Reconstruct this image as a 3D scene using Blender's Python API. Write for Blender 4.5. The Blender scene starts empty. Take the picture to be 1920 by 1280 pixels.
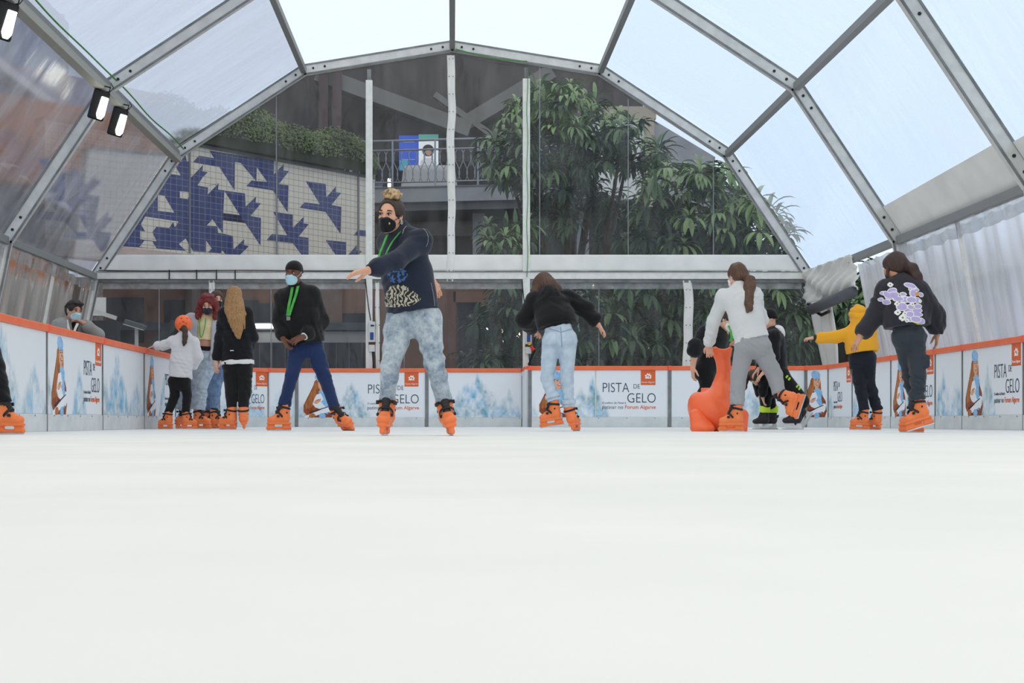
import bpy, bmesh, math, random
import numpy as np
from mathutils import Vector, Matrix, Euler
random.seed(7); np.random.seed(7)
S = bpy.context.scene
COL = S.collection
CAM_H, FOC, VX, VY = 0.1, 2600.0, 848.0, 790.0      # camera height, focal in px of the 1920 frame, vanishing point

def W(px, py, d):
    """world point that the photograph shows at (px,py) and distance d"""
    return np.array([(px-VX)/FOC*d, d, CAM_H-(py-VY)/FOC*d])

def lin(c):
    return tuple(((v/255)/12.92 if v/255 <= 0.04045 else ((v/255+0.055)/1.055)**2.4) for v in c)

# ------------------------------------------------------------------ materials
MATS = {}
def nodes(name):
    m = bpy.data.materials.new(name); m.use_nodes = True
    nt = m.node_tree; nt.nodes.clear()
    out = nt.nodes.new('ShaderNodeOutputMaterial')
    return m, nt, out
def N(nt, kind, **kw):
    n = nt.nodes.new('ShaderNode'+kind)
    for k, v in kw.items():
        if k in n.inputs: n.inputs[k].default_value = v
        else: setattr(n, k, v)
    return n
def mat(name, rgb, rough=0.6, metal=0.0, spec=0.4, noise=None, bump=None, emis=None, stretch=None, detail=3.0, sheen=0.0, ramp=(0.35, 0.65), sub=0.0):
    if name in MATS: return MATS[name]
    m, nt, out = nodes(name)
    b = N(nt, 'BsdfPrincipled'); nt.links.new(b.outputs[0], out.inputs[0])
    b.inputs['Base Color'].default_value = (*lin(rgb), 1)
    b.inputs['Roughness'].default_value = rough
    b.inputs['Metallic'].default_value = metal
    b.inputs['Specular IOR Level'].default_value = spec
    if sheen: b.inputs['Sheen Weight'].default_value = sheen
    if sub:
        b.inputs['Subsurface Weight'].default_value = sub
        b.inputs['Subsurface Radius'].default_value = (0.02, 0.008, 0.004)
        b.inputs['Subsurface Scale'].default_value = 0.4
    if emis:
        b.inputs['Emission Color'].default_value = (*lin(emis[0]), 1); b.inputs['Emission Strength'].default_value = emis[1]
    if noise or bump:
        tc = N(nt, 'TexCoord'); mp = N(nt, 'Mapping'); nt.links.new(tc.outputs['Object'], mp.inputs[0])
        if stretch: mp.inputs['Scale'].default_value = stretch
    if noise:
        sc, rgb2 = noise
        t = N(nt, 'TexNoise', Scale=sc, Detail=detail); nt.links.new(mp.outputs[0], t.inputs['Vector'])
        r = N(nt, 'ValToRGB'); nt.links.new(t.outputs['Fac'], r.inputs[0])
        r.color_ramp.elements[0].position, r.color_ramp.elements[1].position = ramp
        r.color_ramp.elements[0].color = (*lin(rgb), 1); r.color_ramp.elements[1].color = (*lin(rgb2), 1)
        nt.links.new(r.outputs[0], b.inputs['Base Color'])
    if bump:
        sc, st = bump
        t = N(nt, 'TexNoise', Scale=sc, Detail=4.0); nt.links.new(mp.outputs[0], t.inputs['Vector'])
        bp = N(nt, 'Bump', Strength=st, Distance=0.02); nt.links.new(t.outputs['Fac'], bp.inputs['Height'])
        nt.links.new(bp.outputs[0], b.inputs['Normal'])
    MATS[name] = m
    return m

def film(name, haze=0.3, blur=0.0, tint=(235,240,245), body=(225,232,238), gloss=0.08, rough=0.12, bump=(1.2, 0.25), stretch=(1,1,1), streak=0.5, trans=0.6, streak_scale=3.0):
    """clear or cloudy tent plastic: see-through with a milky body and a thin gloss"""
    m, nt, out = nodes(name)
    tc = N(nt, 'TexCoord'); mp = N(nt, 'Mapping'); nt.links.new(tc.outputs['Object'], mp.inputs[0]); mp.inputs['Scale'].default_value = stretch
    tr = N(nt, 'BsdfTransparent'); tr.inputs[0].default_value = (*lin(tint), 1)
    if blur:
        rf = N(nt, 'BsdfRefraction', Roughness=blur, IOR=1.06); rf.inputs[0].default_value = (*lin(tint), 1)
        mx = N(nt, 'MixShader'); mx.inputs[0].default_value = 0.75; nt.links.new(tr.outputs[0], mx.inputs[1]); nt.links.new(rf.outputs[0], mx.inputs[2]); tr = mx
    df = N(nt, 'BsdfDiffuse'); df.inputs[0].default_value = (*lin(body), 1)
    tl = N(nt, 'BsdfTranslucent'); tl.inputs[0].default_value = (*lin(body), 1)
    mb = N(nt, 'MixShader'); mb.inputs[0].default_value = trans
    nt.links.new(df.outputs[0], mb.inputs[1]); nt.links.new(tl.outputs[0], mb.inputs[2])
    ns = N(nt, 'TexNoise', Scale=streak_scale, Detail=4.0, Roughness=0.6); nt.links.new(mp.outputs[0], ns.inputs['Vector'])
    mr = N(nt, 'MapRange'); nt.links.new(ns.outputs['Fac'], mr.inputs[0])
    mr.inputs['From Min'].default_value = 0.3; mr.inputs['From Max'].default_value = 0.7
    mr.inputs['To Min'].default_value = haze*(1-streak); mr.inputs['To Max'].default_value = min(1, haze*(1+streak))
    m1 = N(nt, 'MixShader'); nt.links.new(mr.outputs[0], m1.inputs[0])
    nt.links.new(tr.outputs[0], m1.inputs[1]); nt.links.new(mb.outputs[0], m1.inputs[2])
    gl = N(nt, 'BsdfGlossy', Roughness=rough)
    t2 = N(nt, 'TexNoise', Scale=bump[0], Detail=3.0, Distortion=0.6); nt.links.new(mp.outputs[0], t2.inputs['Vector'])
    bp = N(nt, 'Bump', Strength=bump[1], Distance=0.1); nt.links.new(t2.outputs['Fac'], bp.inputs['Height']); nt.links.new(bp.outputs[0], gl.inputs['Normal'])
    fr = N(nt, 'LayerWeight', Blend=0.25)
    mul = N(nt, 'Math', operation='MULTIPLY'); nt.links.new(fr.outputs['Facing'], mul.inputs[0]); mul.inputs[1].default_value = gloss*3
    add = N(nt, 'Math', operation='ADD'); nt.links.new(mul.outputs[0], add.inputs[0]); add.inputs[1].default_value = gloss*0.5
    m2 = N(nt, 'MixShader'); nt.links.new(add.outputs[0], m2.inputs[0])
    nt.links.new(m1.outputs[0], m2.inputs[1]); nt.links.new(gl.outputs[0], m2.inputs[2])
    nt.links.new(m2.outputs[0], out.inputs[0])
    MATS[name] = m
    return m

def tilemat(name, rgb, grout, bw, bh, mortar, rough=0.35, var=0.12):
    m, nt, out = nodes(name)
    b = N(nt, 'BsdfPrincipled'); nt.links.new(b.outputs[0], out.inputs[0]); b.inputs['Roughness'].default_value = rough
    tc = N(nt, 'TexCoord'); sp = N(nt, 'SeparateXYZ'); cb = N(nt, 'CombineXYZ')
    nt.links.new(tc.outputs['Object'], sp.inputs[0]); nt.links.new(sp.outputs[0], cb.inputs[0]); nt.links.new(sp.outputs[2], cb.inputs[1])
    br = N(nt, 'TexBrick', offset=0.0); nt.links.new(cb.outputs[0], br.inputs['Vector'])
    br.inputs['Scale'].default_value = 1.0; br.inputs['Brick Width'].default_value = bw; br.inputs['Row Height'].default_value = bh
    br.inputs['Mortar Size'].default_value = mortar; br.inputs['Mortar Smooth'].default_value = 0.1
    c = lin(rgb)
    br.inputs['Color1'].default_value = (*c, 1); br.inputs['Color2'].default_value = (*[v*(1-var) for v in c], 1)
    br.inputs['Mortar'].default_value = (*lin(grout), 1)
    nt.links.new(br.outputs['Color'], b.inputs['Base Color'])
    MATS[name] = m
    return m

def vcolmat(name, rough=0.5):
    m, nt, out = nodes(name)
    b = N(nt, 'BsdfPrincipled'); nt.links.new(b.outputs[0], out.inputs[0]); b.inputs['Roughness'].default_value = rough
    a = N(nt, 'Attribute', attribute_name='print'); nt.links.new(a.outputs['Color'], b.inputs['Base Color'])
    MATS[name] = m
    return m

# ------------------------------------------------------------------ objects
def link(o, parent=None):
    COL.objects.link(o)
    if parent is not None: o.parent = parent
    return o
def empty(name, loc=(0,0,0), rz=0.0):
    o = bpy.data.objects.new(name, None); o.location = loc; o.rotation_euler = (0,0,rz); o.empty_display_size = 0.1
    return link(o)
def tag(o, label=None, cat=None, group=None, kind=None):
    if label: o['label'] = label
    if cat: o['category'] = cat
    if group: o['group'] = group
    if kind: o['kind'] = kind
    return o
def mesh_obj(name, verts, faces, m, parent=None, smooth=False, label=None):
    me = bpy.data.meshes.new(name)
    me.from_pydata([tuple(map(float, v)) for v in verts], [], [tuple(map(int, f)) for f in faces])
    for x in (m if isinstance(m, (list, tuple)) else [m]): me.materials.append(x)
    if smooth: me.polygons.foreach_set('use_smooth', [True]*len(me.polygons))
    me.update()
    o = link(bpy.data.objects.new(name, me), parent)
    if label: o['label'] = label
    return o

class MB:
    """collects boxes, bars, tubes and prisms for one mesh"""
    def __init__(s): s.v=[]; s.f=[]; s.mi=[]
    def add(s, vs, fs, mi=0):
        n=len(s.v); s.v+= [tuple(map(float,v)) for v in vs]; s.f += [tuple(i+n for i in f) for f in fs]; s.mi += [mi]*len(fs); return s
    def box(s, lo, hi, mi=0):
        x0,y0,z0=lo; x1,y1,z1=hi
        return s.add([(x0,y0,z0),(x1,y0,z0),(x1,y1,z0),(x0,y1,z0),(x0,y0,z1),(x1,y0,z1),(x1,y1,z1),(x0,y1,z1)],
            [(0,3,2,1),(4,5,6,7),(0,1,5,4),(1,2,6,5),(2,3,7,6),(3,0,4,7)], mi)
    def bar(s, a, b, w, h, up=(0,0,1), mi=0, roll=0):
        a=Vector(a); b=Vector(b); d=(b-a).normalized(); u=Vector(up)
        if abs(d.dot(u))>0.99: u=Vector((1,0,0))
        x=d.cross(u).normalized(); y=x.cross(d).normalized()
        vs=[p+x*(i*w/2)+y*(j*h/2) for p in (a,b) for (i,j) in ((-1,-1),(1,-1),(1,1),(-1,1))]
        return s.add(vs,[(0,1,2,3),(7,6,5,4),(0,4,5,1),(1,5,6,2),(2,6,7,3),(3,7,4,0)],mi)
    def tube(s, pts, r, n=8, mi=0, close=True):
        pts=[Vector(p) for p in pts]; rs = r if isinstance(r,(list,tuple)) else [r]*len(pts)
        vs=[]; fs=[]; x=None
        for i,p in enumerate(pts):
            d=(pts[min(i+1,len(pts)-1)]-pts[max(i-1,0)]).normalized()
            if x is None:
                u=Vector((0,0,1)) if abs(d.z)<0.9 else Vector((1,0,0)); x=d.cross(u).normalized()
            else: x=(x-d*x.dot(d)).normalized()
            y=d.cross(x)
            for k in range(n):
                t=2*math.pi*k/n; vs.append(p+(x*math.cos(t)+y*math.sin(t))*rs[i])
        for i in range(len(pts)-1):
            for k in range(n):
                a=i*n+k; b=i*n+(k+1)%n; fs.append((a,b,b+n,a+n))
        if close: fs.append(tuple(range(n-1,-1,-1))); fs.append(tuple(range((len(pts)-1)*n,len(pts)*n)))
        return s.add(vs,fs,mi)
    def prism(s, poly, y0, y1, mi=0):
        """polygon in x,z extruded from y0 to y1"""
        n=len(poly); vs=[(x,y0,z) for x,z in poly]+[(x,y1,z) for x,z in poly]
        fs=[tuple(range(n)),tuple(range(2*n-1,n-1,-1))]+[(i,i+n,(i+1)%n+n,(i+1)%n) for i in range(n)]
        return s.add(vs,fs,mi)
    def build(s, name, m, parent=None, smooth=False, bevel=0.0, label=None, seg=2):
        o=mesh_obj(name, s.v, s.f, m, parent, smooth, label)
        if isinstance(m,(list,tuple)): o.data.polygons.foreach_set('material_index', s.mi)
        if bevel:
            b=o.modifiers.new('bevel','BEVEL'); b.width=bevel; b.segments=seg; b.limit_method='ANGLE'
        return o

def text_mesh(body, size, m, parent, loc, rot=(math.pi/2,0,0), align='LEFT', depth=0.002, name='lettering', sx=1.0, offset=0.0, spacing=1.0):
    cu=bpy.data.curves.new('text','FONT'); cu.body=body; cu.size=size; cu.align_x=align; cu.extrude=depth/2; cu.resolution_u=6; cu.offset=offset; cu.space_character=spacing
    t=bpy.data.objects.new('text',cu); COL.objects.link(t)
    bpy.context.view_layer.update()
    dg=bpy.context.evaluated_depsgraph_get()
    me=bpy.data.meshes.new_from_object(t.evaluated_get(dg))
    bpy.data.objects.remove(t); bpy.data.curves.remove(cu)
    me.materials.clear(); me.materials.append(m)
    o=link(bpy.data.objects.new(name,me),parent); o.location=loc; o.rotation_euler=rot; o.scale=(sx,1,1)
    return o

def vnoise(x, y, seed=0, oct=4, gain=0.5):
    """cheap fractal value noise on arrays"""
    out=np.zeros_like(x,dtype=np.float64); a=1.0; tot=0
    for o in range(oct):
        xi=np.floor(x).astype(np.int64); yi=np.floor(y).astype(np.int64); fx=x-xi; fy=y-yi
        fx=fx*fx*(3-2*fx); fy=fy*fy*(3-2*fy)
        def h(i,j):
            n=(i*374761393+j*668265263+(seed+o)*982451653)&0x7fffffff
            n=((n^(n>>13))*1274126177)&0x7fffffff
            return (n&0xffff)/65535.0
        v=(h(xi,yi)*(1-fx)+h(xi+1,yi)*fx)*(1-fy)+(h(xi,yi+1)*(1-fx)+h(xi+1,yi+1)*fx)*fy
        out+=a*v; tot+=a; a*=gain; x=x*2.03+11.3; y=y*2.03+5.7
    return out/tot

# shared materials
ALU   = mat('aluminium', (222,222,218), 0.45, 0.1, noise=(6.0,(206,206,203)))
ALUD  = mat('dull_aluminium', (140,142,142), 0.5, 0.3, noise=(5.0,(118,120,120)))
PURL  = mat('purlin_shaded_metal', (150,152,152), 0.55, 0.3)  # grey kept dark for the shadow on the purlin undersides
PVC   = mat('white_pvc', (246,244,238), 0.5, noise=(2.0,(234,233,228)), bump=(4.0,0.12))
BLACK = mat('black_plastic', (22,23,26), 0.45)
STEEL = mat('steel', (200,202,205), 0.25, 0.9)
DARK  = mat('dark_gap', (40,42,46), 0.7)
# ------------------------------------------------------------------ the tent
ICE = mat('ice', (245,247,246), 0.55, spec=0.25, noise=(0.9,(236,241,242)), bump=(14.0,0.06), detail=6.0)
def add_floor():
    m, nt, out = nodes('rink_ice')
    b = N(nt,'BsdfPrincipled'); nt.links.new(b.outputs[0], out.inputs[0])
    tc=N(nt,'TexCoord'); mp=N(nt,'Mapping'); nt.links.new(tc.outputs['Object'],mp.inputs[0])
    n1=N(nt,'TexNoise',Scale=1.1,Detail=6.0); nt.links.new(mp.outputs[0],n1.inputs['Vector'])
    mp2=N(nt,'Mapping'); mp2.inputs['Scale'].default_value=(1.0,0.25,1.0); mp2.inputs['Rotation'].default_value=(0,0,0.5); nt.links.new(tc.outputs['Object'],mp2.inputs[0])
    n2=N(nt,'TexNoise',Scale=24.0,Detail=5.0); nt.links.new(mp2.outputs[0],n2.inputs['Vector'])
    r=N(nt,'ValToRGB'); nt.links.new(n1.outputs['Fac'],r.inputs[0])
    r.color_ramp.elements[0].position=0.3; r.color_ramp.elements[1].position=0.7
    r.color_ramp.elements[0].color=(*lin((228,232,232)),1); r.color_ramp.elements[1].color=(*lin((240,243,242)),1)
    nt.links.new(r.outputs[0],b.inputs['Base Color'])
    b.inputs['Roughness'].default_value=0.5; b.inputs['Specular IOR Level'].default_value=0.25
    bp=N(nt,'Bump',Strength=0.12,Distance=0.01); nt.links.new(n2.outputs['Fac'],bp.inputs['Height']); nt.links.new(bp.outputs[0],b.inputs['Normal'])
    o=MB().box((-4.12,-6,-0.05),(6.6,25.75,0.0)).build('floor',m); tag(o,kind='structure')
    g=MB().box((-60,-30,-0.12),(60,90,-0.06)).build('floor',mat('paving',(150,146,140),0.8,noise=(3.0,(128,124,120)))); tag(g,kind='structure')
add_floor()

DS = [26.0, 20.8, 16.0, 11.0, 6.0, 1.0, -4.0]                 # where the arches stand
PROF = [(-7.28,0.0),(-6.68,2.82),(-5.15,5.12),(-2.78,6.68),(0,7.13),(2.78,6.68),(5.15,5.12),(6.68,2.82),(7.28,0.0)]
tn = [0]
def trim(children=True):
    tn[0]+=1
    o=empty('trim_%d'%tn[0]); tag(o,kind='structure'); return o
for k,d in enumerate(DS):
    root=trim()
    for i in range(len(PROF)-1):
        (x0,z0),(x1,z1)=PROF[i],PROF[i+1]
        nm='leg' if i in (0,7) else 'rafter'
        mb=MB(); h=0.20 if nm=='rafter' else 0.17
        mb.bar((x0,d,z0),(x1,d,z1),0.11,h,up=(-(z1-z0),0,(x1-x0)))
        mb.build(nm,ALU,root,bevel=0.012)
        dx,dz=x1-x0,z1-z0; L=math.hypot(dx,dz); ux,uz=dx/L,dz/L
        # flanges: the keder rails on the outside
        mb=MB(); nx,nz=(-uz,ux)
        for sgn in ((1,-1)):
            mb.bar((x0+nx*sgn*0.085,d-0.06,z0+nz*sgn*0.085),(x1+nx*sgn*0.085,d-0.06,z1+nz*sgn*0.085),0.014,0.03,up=(nx,0,nz))
        mb.build('keder_rail',ALUD,root)
        if nm=='rafter' and k<3:
            for t in (0.18,0.4,L-0.4,L-0.18):
                mb=MB(); p=Vector((x0+ux*t,d-0.054,z0+uz*t)); mb.tube([p,p+Vector((0,-0.012,0))],0.022,8); mb.build('bolt',DARK,root)
# purlins at every bend
for (x,z) in PROF[1:-1]:
    root=trim()
    for k in range(len(DS)-1):
        MB().box((x-0.05,DS[k+1]+0.06,z-0.07),(x+0.05,DS[k]-0.06,z+0.05)).build('purlin',PURL,root,bevel=0.008)
# cover boards of the two lower left purlins and cable along them
# roof film, facet by facet
ROOF_W = film('roof_film_warm_unseen', haze=0.3, tint=(250,246,238), body=(252,248,242), gloss=0.03, streak=0.1, trans=0.85)  # unseen near bays: warm white film added to neutralise the blue daylight
ROOF_R = film('roof_film_clear_right', haze=0.30, tint=(226,237,247), body=(236,241,247), gloss=0.05, streak=0.25, trans=0.75, stretch=(0.6,2.5,0.6), streak_scale=1.2)
ROOF_T = film('roof_film_top', haze=0.40, tint=(242,246,250), body=(246,248,250), gloss=0.03, streak=0.15, trans=0.85, stretch=(0.6,2.5,0.6), streak_scale=1.2)
ROOF_L = film('roof_film_left', blur=0.16, haze=0.24, tint=(208,214,226), body=(206,212,222), gloss=0.10, rough=0.25, bump=(0.8,0.4), streak=0.6, trans=0.8, stretch=(0.5,1.6,0.5), streak_scale=1.6)  # tint and body darkened to stand in for reflections on these panels
def grid_quad(p00,p10,p11,p01,nu,nv,sag=0.0,wave=None):
    vs=[];fs=[]
    p00,p10,p11,p01=map(np.array,(p00,p10,p11,p01))
    nrm=np.cross(p10-p00,p01-p00); nrm=nrm/np.linalg.norm(nrm)
    for j in range(nv+1):
        for i in range(nu+1):
            u=i/nu; v=j/nv
            p=(p00*(1-u)+p10*u)*(1-v)+(p01*(1-u)+p11*u)*v
            off=sag*16*u*(1-u)*v*(1-v)
            if wave: off+=wave(u,v)
            vs.append(p+nrm*off)
    for j in range(nv):
        for i in range(nu):
            a=j*(nu+1)+i; fs.append((a,a+1,a+nu+2,a+nu+1))
    return vs,fs
def offs(i,o=0.11):
    # profile point pushed outwards
    x,z=PROF[i]; return (x*(1+o/6.0), z+o*(0.9 if abs(x)<6 else 0.4))
for k in range(len(DS)-1):
    d0,d1=DS[k],DS[k+1]
    for i in range(1,7):
        (x0,z0),(x1,z1)=offs(i),offs(i+1)
        m = ROOF_W if k>=3 else ROOF_L if i==1 or (i==2) else (ROOF_T if i in (3,4) else ROOF_R)
        vs,fs=grid_quad((x0,d0,z0),(x1,d0,z1),(x1,d1,z1),(x0,d1,z0),10,14,sag=-0.02)
        o=mesh_obj('ceiling',vs,fs,m,smooth=True); tag(o,kind='structure')
# white sheet strip along the lower right roof edge of the second bay
(x0,z0),(x1,z1)=offs(6,0.06),offs(7,0.06)
for k in (1,2,3):
    d0,d1=DS[k]-0.07,DS[k+1]+0.07
    t=0.80
    vs,fs=grid_quad((x0+(x1-x0)*t,d0,z0+(z1-z0)*t),(x1,d0,z1),(x1,d1,z1),(x0+(x1-x0)*(t-0.03),d1,z0+(z1-z0)*(t-0.03)),6,30,wave=lambda u,v:0.015*math.sin(v*60)*u)
    o=mesh_obj('ceiling',vs,fs,PVC,smooth=True); tag(o,kind='structure')

# ---- gable wall
GY=26.0
GLZ = film('gable_film', haze=0.050, tint=(226,228,230), body=(228,230,232), gloss=0.048, rough=0.06, bump=(2.2,0.35), streak=0.9, trans=0.5, stretch=(1.4,1,0.35), streak_scale=2.5)
def poly_wall(name, poly, y, m):
    n=len(poly); bm=bmesh.new(); vs=[bm.verts.new((x,y,z)) for x,z in poly]; bm.faces.new(vs)
    me=bpy.data.meshes.new(name); bm.to_mesh(me); bm.free(); me.materials.append(m)
    o=link(bpy.data.objects.new(name,me)); tag(o,kind='structure'); return o
up=[(-6.45,3.15),(-5.1,5.05),(-2.75,6.6),(0,7.05),(2.75,6.6),(5.1,5.05),(6.45,3.15)]
poly_wall('wall_back', up, GY+0.03, GLZ)
poly_wall('wall_back', [(-7.1,0.05),(-6.62,2.78),(6.62,2.78),(7.1,0.05)], GY+0.03, GLZ)
rs_=trim()
SEAM=film('film_seam',haze=0.6,tint=(215,218,220),body=(196,200,204),gloss=0.05)
for x,zt in ((-3.3,6.2),(1.64,6.75),(3.3,6.15),(4.9,5.05)):
    MB().box((x-0.009,GY+0.015,3.2),(x+0.009,GY+0.022,zt)).build('film_seam',SEAM,rs_)
for x in (-5.5,-3.4,-0.9,2.75,5.7): MB().box((x-0.009,GY+0.015,0.1),(x+0.009,GY+0.022,2.6)).build('film_seam',SEAM,rs_)
root=trim()
def post(x, w, z0, z1, m=PVC, name='post', y=GY-0.06, dth=0.09):
    return MB().box((x-w/2,y-dth/2,z0),(x+w/2,y+dth/2,z1)).build(name,m,root,bevel=0.01)
def ztop(x): 
    ax=abs(x)
    return 7.03-(ax/2.78)*0.45
WHITE_ALU=mat('white_painted_aluminium',(240,239,233),0.45,noise=(8.0,(228,228,223)))
for x,w in ((-1.555,0.125),(1.385,0.135)):
    post(x,w,0.0,ztop(x)-0.30,WHITE_ALU)
    MB().box((x-0.035,GY-0.1,ztop(x)-0.30),(x+0.035,GY-0.02,ztop(x)-0.10)).build('bracket',ALUD,root)
root2=trim()
# middle strip of white PVC with eyelets, wavy
def strip(x,w,z0,z1,rt,nm='pvc_strip',amp=0.012,y=GY-0.05,eye=True,seed=1):
    rnd=random.Random(seed); vs=[];fs=[]; n=60
    ph=rnd.random()*6
    for j in range(n+1):
        z=z0+(z1-z0)*j/n; a=amp*(math.sin(z*3.1+ph)+0.6*math.sin(z*7.3+ph*2))
        for i in range(5):
            u=i/4-0.5
            vs.append((x+a+u*w, y+0.014*math.cos(u*9+z*5)+a*0.7, z))
    for j in range(n):
        for i in range(4): fs.append((j*5+i,j*5+i+1,j*5+i+6,j*5+i+5))
    o=mesh_obj(nm,vs,fs,PVC,rt,smooth=True)
    so=o.modifiers.new('t','SOLIDIFY'); so.thickness=0.012
    if eye:
        mb=MB(); z=z0+0.2
        while z<z1-0.05:
            for sx in (-0.035,0.035): mb.tube([(x+sx,y-0.02,z),(x+sx,y-0.032,z)],0.011,7)
            z+=0.33
        mb.build('eyelet',ALUD,rt)
    return o
strip(-0.02,0.14,2.72,6.95,root2,seed=3,amp=0.010)
strip(-1.40,0.075,0.05,2.72,root2,seed=5,amp=0.006)
strip(4.41,0.17,0.05,2.74,root2,seed=8,amp=0.016)
strip(-4.49,0.11,0.05,2.74,root2,seed=9,amp=0.006)
# white valance across, beam below, clear hem under it
root3=trim()
vs,fs=grid_quad((-6.55,GY-0.05,2.92),(6.55,GY-0.05,2.92),(6.35,GY-0.05,3.22),(-6.35,GY-0.05,3.22),160,8,
    wave=lambda u,v:0.012*math.sin(u*47+math.sin(u*21)*2)*(1-v)+0.006*math.sin(u*170+v*3))
o=mesh_obj('pvc_valance',vs,fs,PVC,root3,smooth=True); o.modifiers.new('t','SOLIDIFY').thickness=0.012
MB().box((-6.65,GY-0.11,2.76),(6.62,GY+0.0,2.90)).build('cross_beam',WHITE_ALU,root3,bevel=0.01)
MB().box((-6.65,GY-0.125,2.885),(6.62,GY-0.10,2.905)).build('rail_lip',ALUD,root3)
MB().box((-6.62,GY-0.06,2.70),(6.6,GY+0.02,2.755)).build('curtain_track',ALUD,root3)
HEM=film('hem_film',haze=0.55,tint=(220,222,224),body=(215,218,220),gloss=0.1,streak=0.5)
vs,fs=grid_quad((-6.55,GY-0.02,2.58),(6.55,GY-0.02,2.58),(6.55,GY-0.02,2.72),(-6.55,GY-0.02,2.72),200,4,wave=lambda u,v:0.02*math.sin(u*130)*(1-v))
mesh_obj('clear_hem',vs,fs,HEM,root3,smooth=True)
# cable ties along the left part of the beam with a thin cable
root4=trim()
mb=MB(); mb.tube([(x,GY-0.13,2.915-0.006*math.sin(x*2)) for x in np.linspace(-6.6,-1.7,30)],0.008,6); mb.build('cable',BLACK,root4)
for x in (-5.28,-4.77,-4.40,-4.05):
    MB().box((x-0.008,GY-0.135,2.75),(x+0.008,GY-0.112,2.93)).build('cable_tie',BLACK,root4)
# green cord along the gable ridge
GREEN=mat('green_cord',(70,140,60),0.6)
mb=MB(); mb.tube([(x,GY-0.14,ztop(x)+0.02-0.05*math.sin((x-0.1)*2.3)) for x in np.linspace(0.06,1.4,20)],0.01,6); mb.build('cord',GREEN,root4)
mb=MB(); mb.tube([(1.40+0.01*math.sin(k),GY-0.13,ztop(1.4)-0.1-0.17*k) for k in range(24)],0.007,6); mb.build('cord',GREEN,root4)

# ---- side walls: pleated clear curtains under the eaves
CURT_L=film('curtain_film_left',blur=0.22,haze=0.11,tint=(232,230,228),body=(215,215,215),gloss=0.16,rough=0.10,bump=(1.5,0.5),streak=0.8,trans=0.5,stretch=(1,2.2,0.25),streak_scale=2.2)
CURT_R=film('curtain_film_right',blur=0.35,haze=0.55,tint=(236,240,250),body=(242,245,252),gloss=0.05,rough=0.25,bump=(1.5,0.2),streak=0.28,trans=0.85,stretch=(1,2.5,0.22),streak_scale=2.4)
def curtain(name,sgn,d0,d1,m,amp=0.03):
    n=int((d0-d1)*22)
    top=(sgn*6.72,2.72); bot=(sgn*7.22,0.02)
    vs=[];fs=[]; nv=10
    for j in range(nv+1):
        v=j/nv
        for i in range(n+1):
            y=d0+(d1-d0)*i/n
            a=amp*(math.sin(y*8.3)+0.5*math.sin(y*17.1+1.3*v))*(1-0.5*v)
            sc=0.03*abs(math.sin(y*6.0))*(1-v)**6
            vs.append((top[0]+(bot[0]-top[0])*v+a, y, top[1]+(bot[1]-top[1])*v-sc))
    for j in range(nv):
        for i in range(n): fs.append((j*(n+1)+i,j*(n+1)+i+1,(j+1)*(n+1)+i+1,(j+1)*(n+1)+i))
    o=mesh_obj(name,vs,fs,m,smooth=True); tag(o,kind='structure'); return o
for k in range(len(DS)-1): curtain('wall_left',-1,DS[k]-0.08,DS[k+1]+0.08,CURT_L)
curtain('wall_right',1,23.0,DS[1]+0.08,CURT_R,0.008)
for k in range(1,len(DS)-1): curtain('wall_right',1,DS[k]-0.08,DS[k+1]+0.08,CURT_R,0.008)
root5=trim()
for sgn,d in ((-1,23.4),(1,18.4),(-1,18.4),(1,13.5)):
    MB().bar((sgn*6.70,d,2.75),(sgn*7.2,d,0.0),0.05,0.05).build('side_post',WHITE_ALU,root5,bevel=0.008)
# top hem of the right curtain: grey band with white tape below it
for sgn,dd in ((1,DS[1:]),(-1,DS)):
  for k in range(len(dd)-1):
    d0,d1=dd[k]-0.08,dd[k+1]+0.08; n=int((d0-d1)*20)
    vs=[];fs=[]
    for i in range(n+1):
        y=d0+(d1-d0)*i/n; w=0.02*math.sin(y*9); sc=0.035*abs(math.sin(y*5.2))
        vs+=[(sgn*(6.66)+w*0.3,y,2.80-sc*0.4),(sgn*6.70+w,y,2.56-sc)]
    for i in range(n): fs.append((2*i,2*i+2,2*i+3,2*i+1))
    mesh_obj('hem_band',vs,fs,HEM,root5,smooth=True)
# doorway at the right rear: crumpled white flap, grey roller and hanging sheet
root6=empty('door_1'); tag(root6,kind='structure')
rnd=random.Random(4)
vs,fs=grid_quad((6.62,25.9,2.30),(6.72,22.9,2.28),(6.58,22.9,2.86),(6.52,25.9,2.90),40,16,
    wave=lambda u,v:0.05*math.sin(u*9+v*7+2*math.sin(u*5))*(1-0.6*v)+0.02*math.sin(u*31-v*22)+0.012*math.sin(u*60+v*41))
o=mesh_obj('flap',vs,fs,PVC,root6,smooth=True); o.modifiers.new('t','SOLIDIFY').thickness=0.012
mb=MB(); mb.tube([(6.55,25.3,2.14),(6.62,22.95,2.24)],0.095,16); mb.build('roller',mat('grey_roller',(92,95,100),0.6),root6,smooth=True)
vs,fs=grid_quad((7.15,25.95,0.02),(7.05,24.7,0.02),(6.75,24.7,2.3),(6.75,25.95,2.3),24,30,
    wave=lambda u,v:0.05*math.sin(u*14+v*2)+0.02*math.sin(v*9+u*5))
o=mesh_obj('hanging_sheet',vs,fs,PVC,root6,smooth=True); o.modifiers.new('t','SOLIDIFY').thickness=0.01
mb=MB(); mb.tube([(6.6,25.75,2.3),(6.65,25.4,2.12),(6.66,25.0,2.02),(6.68,24.6,2.05)],0.03,8); mb.build('strap',BLACK,root6)

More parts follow.
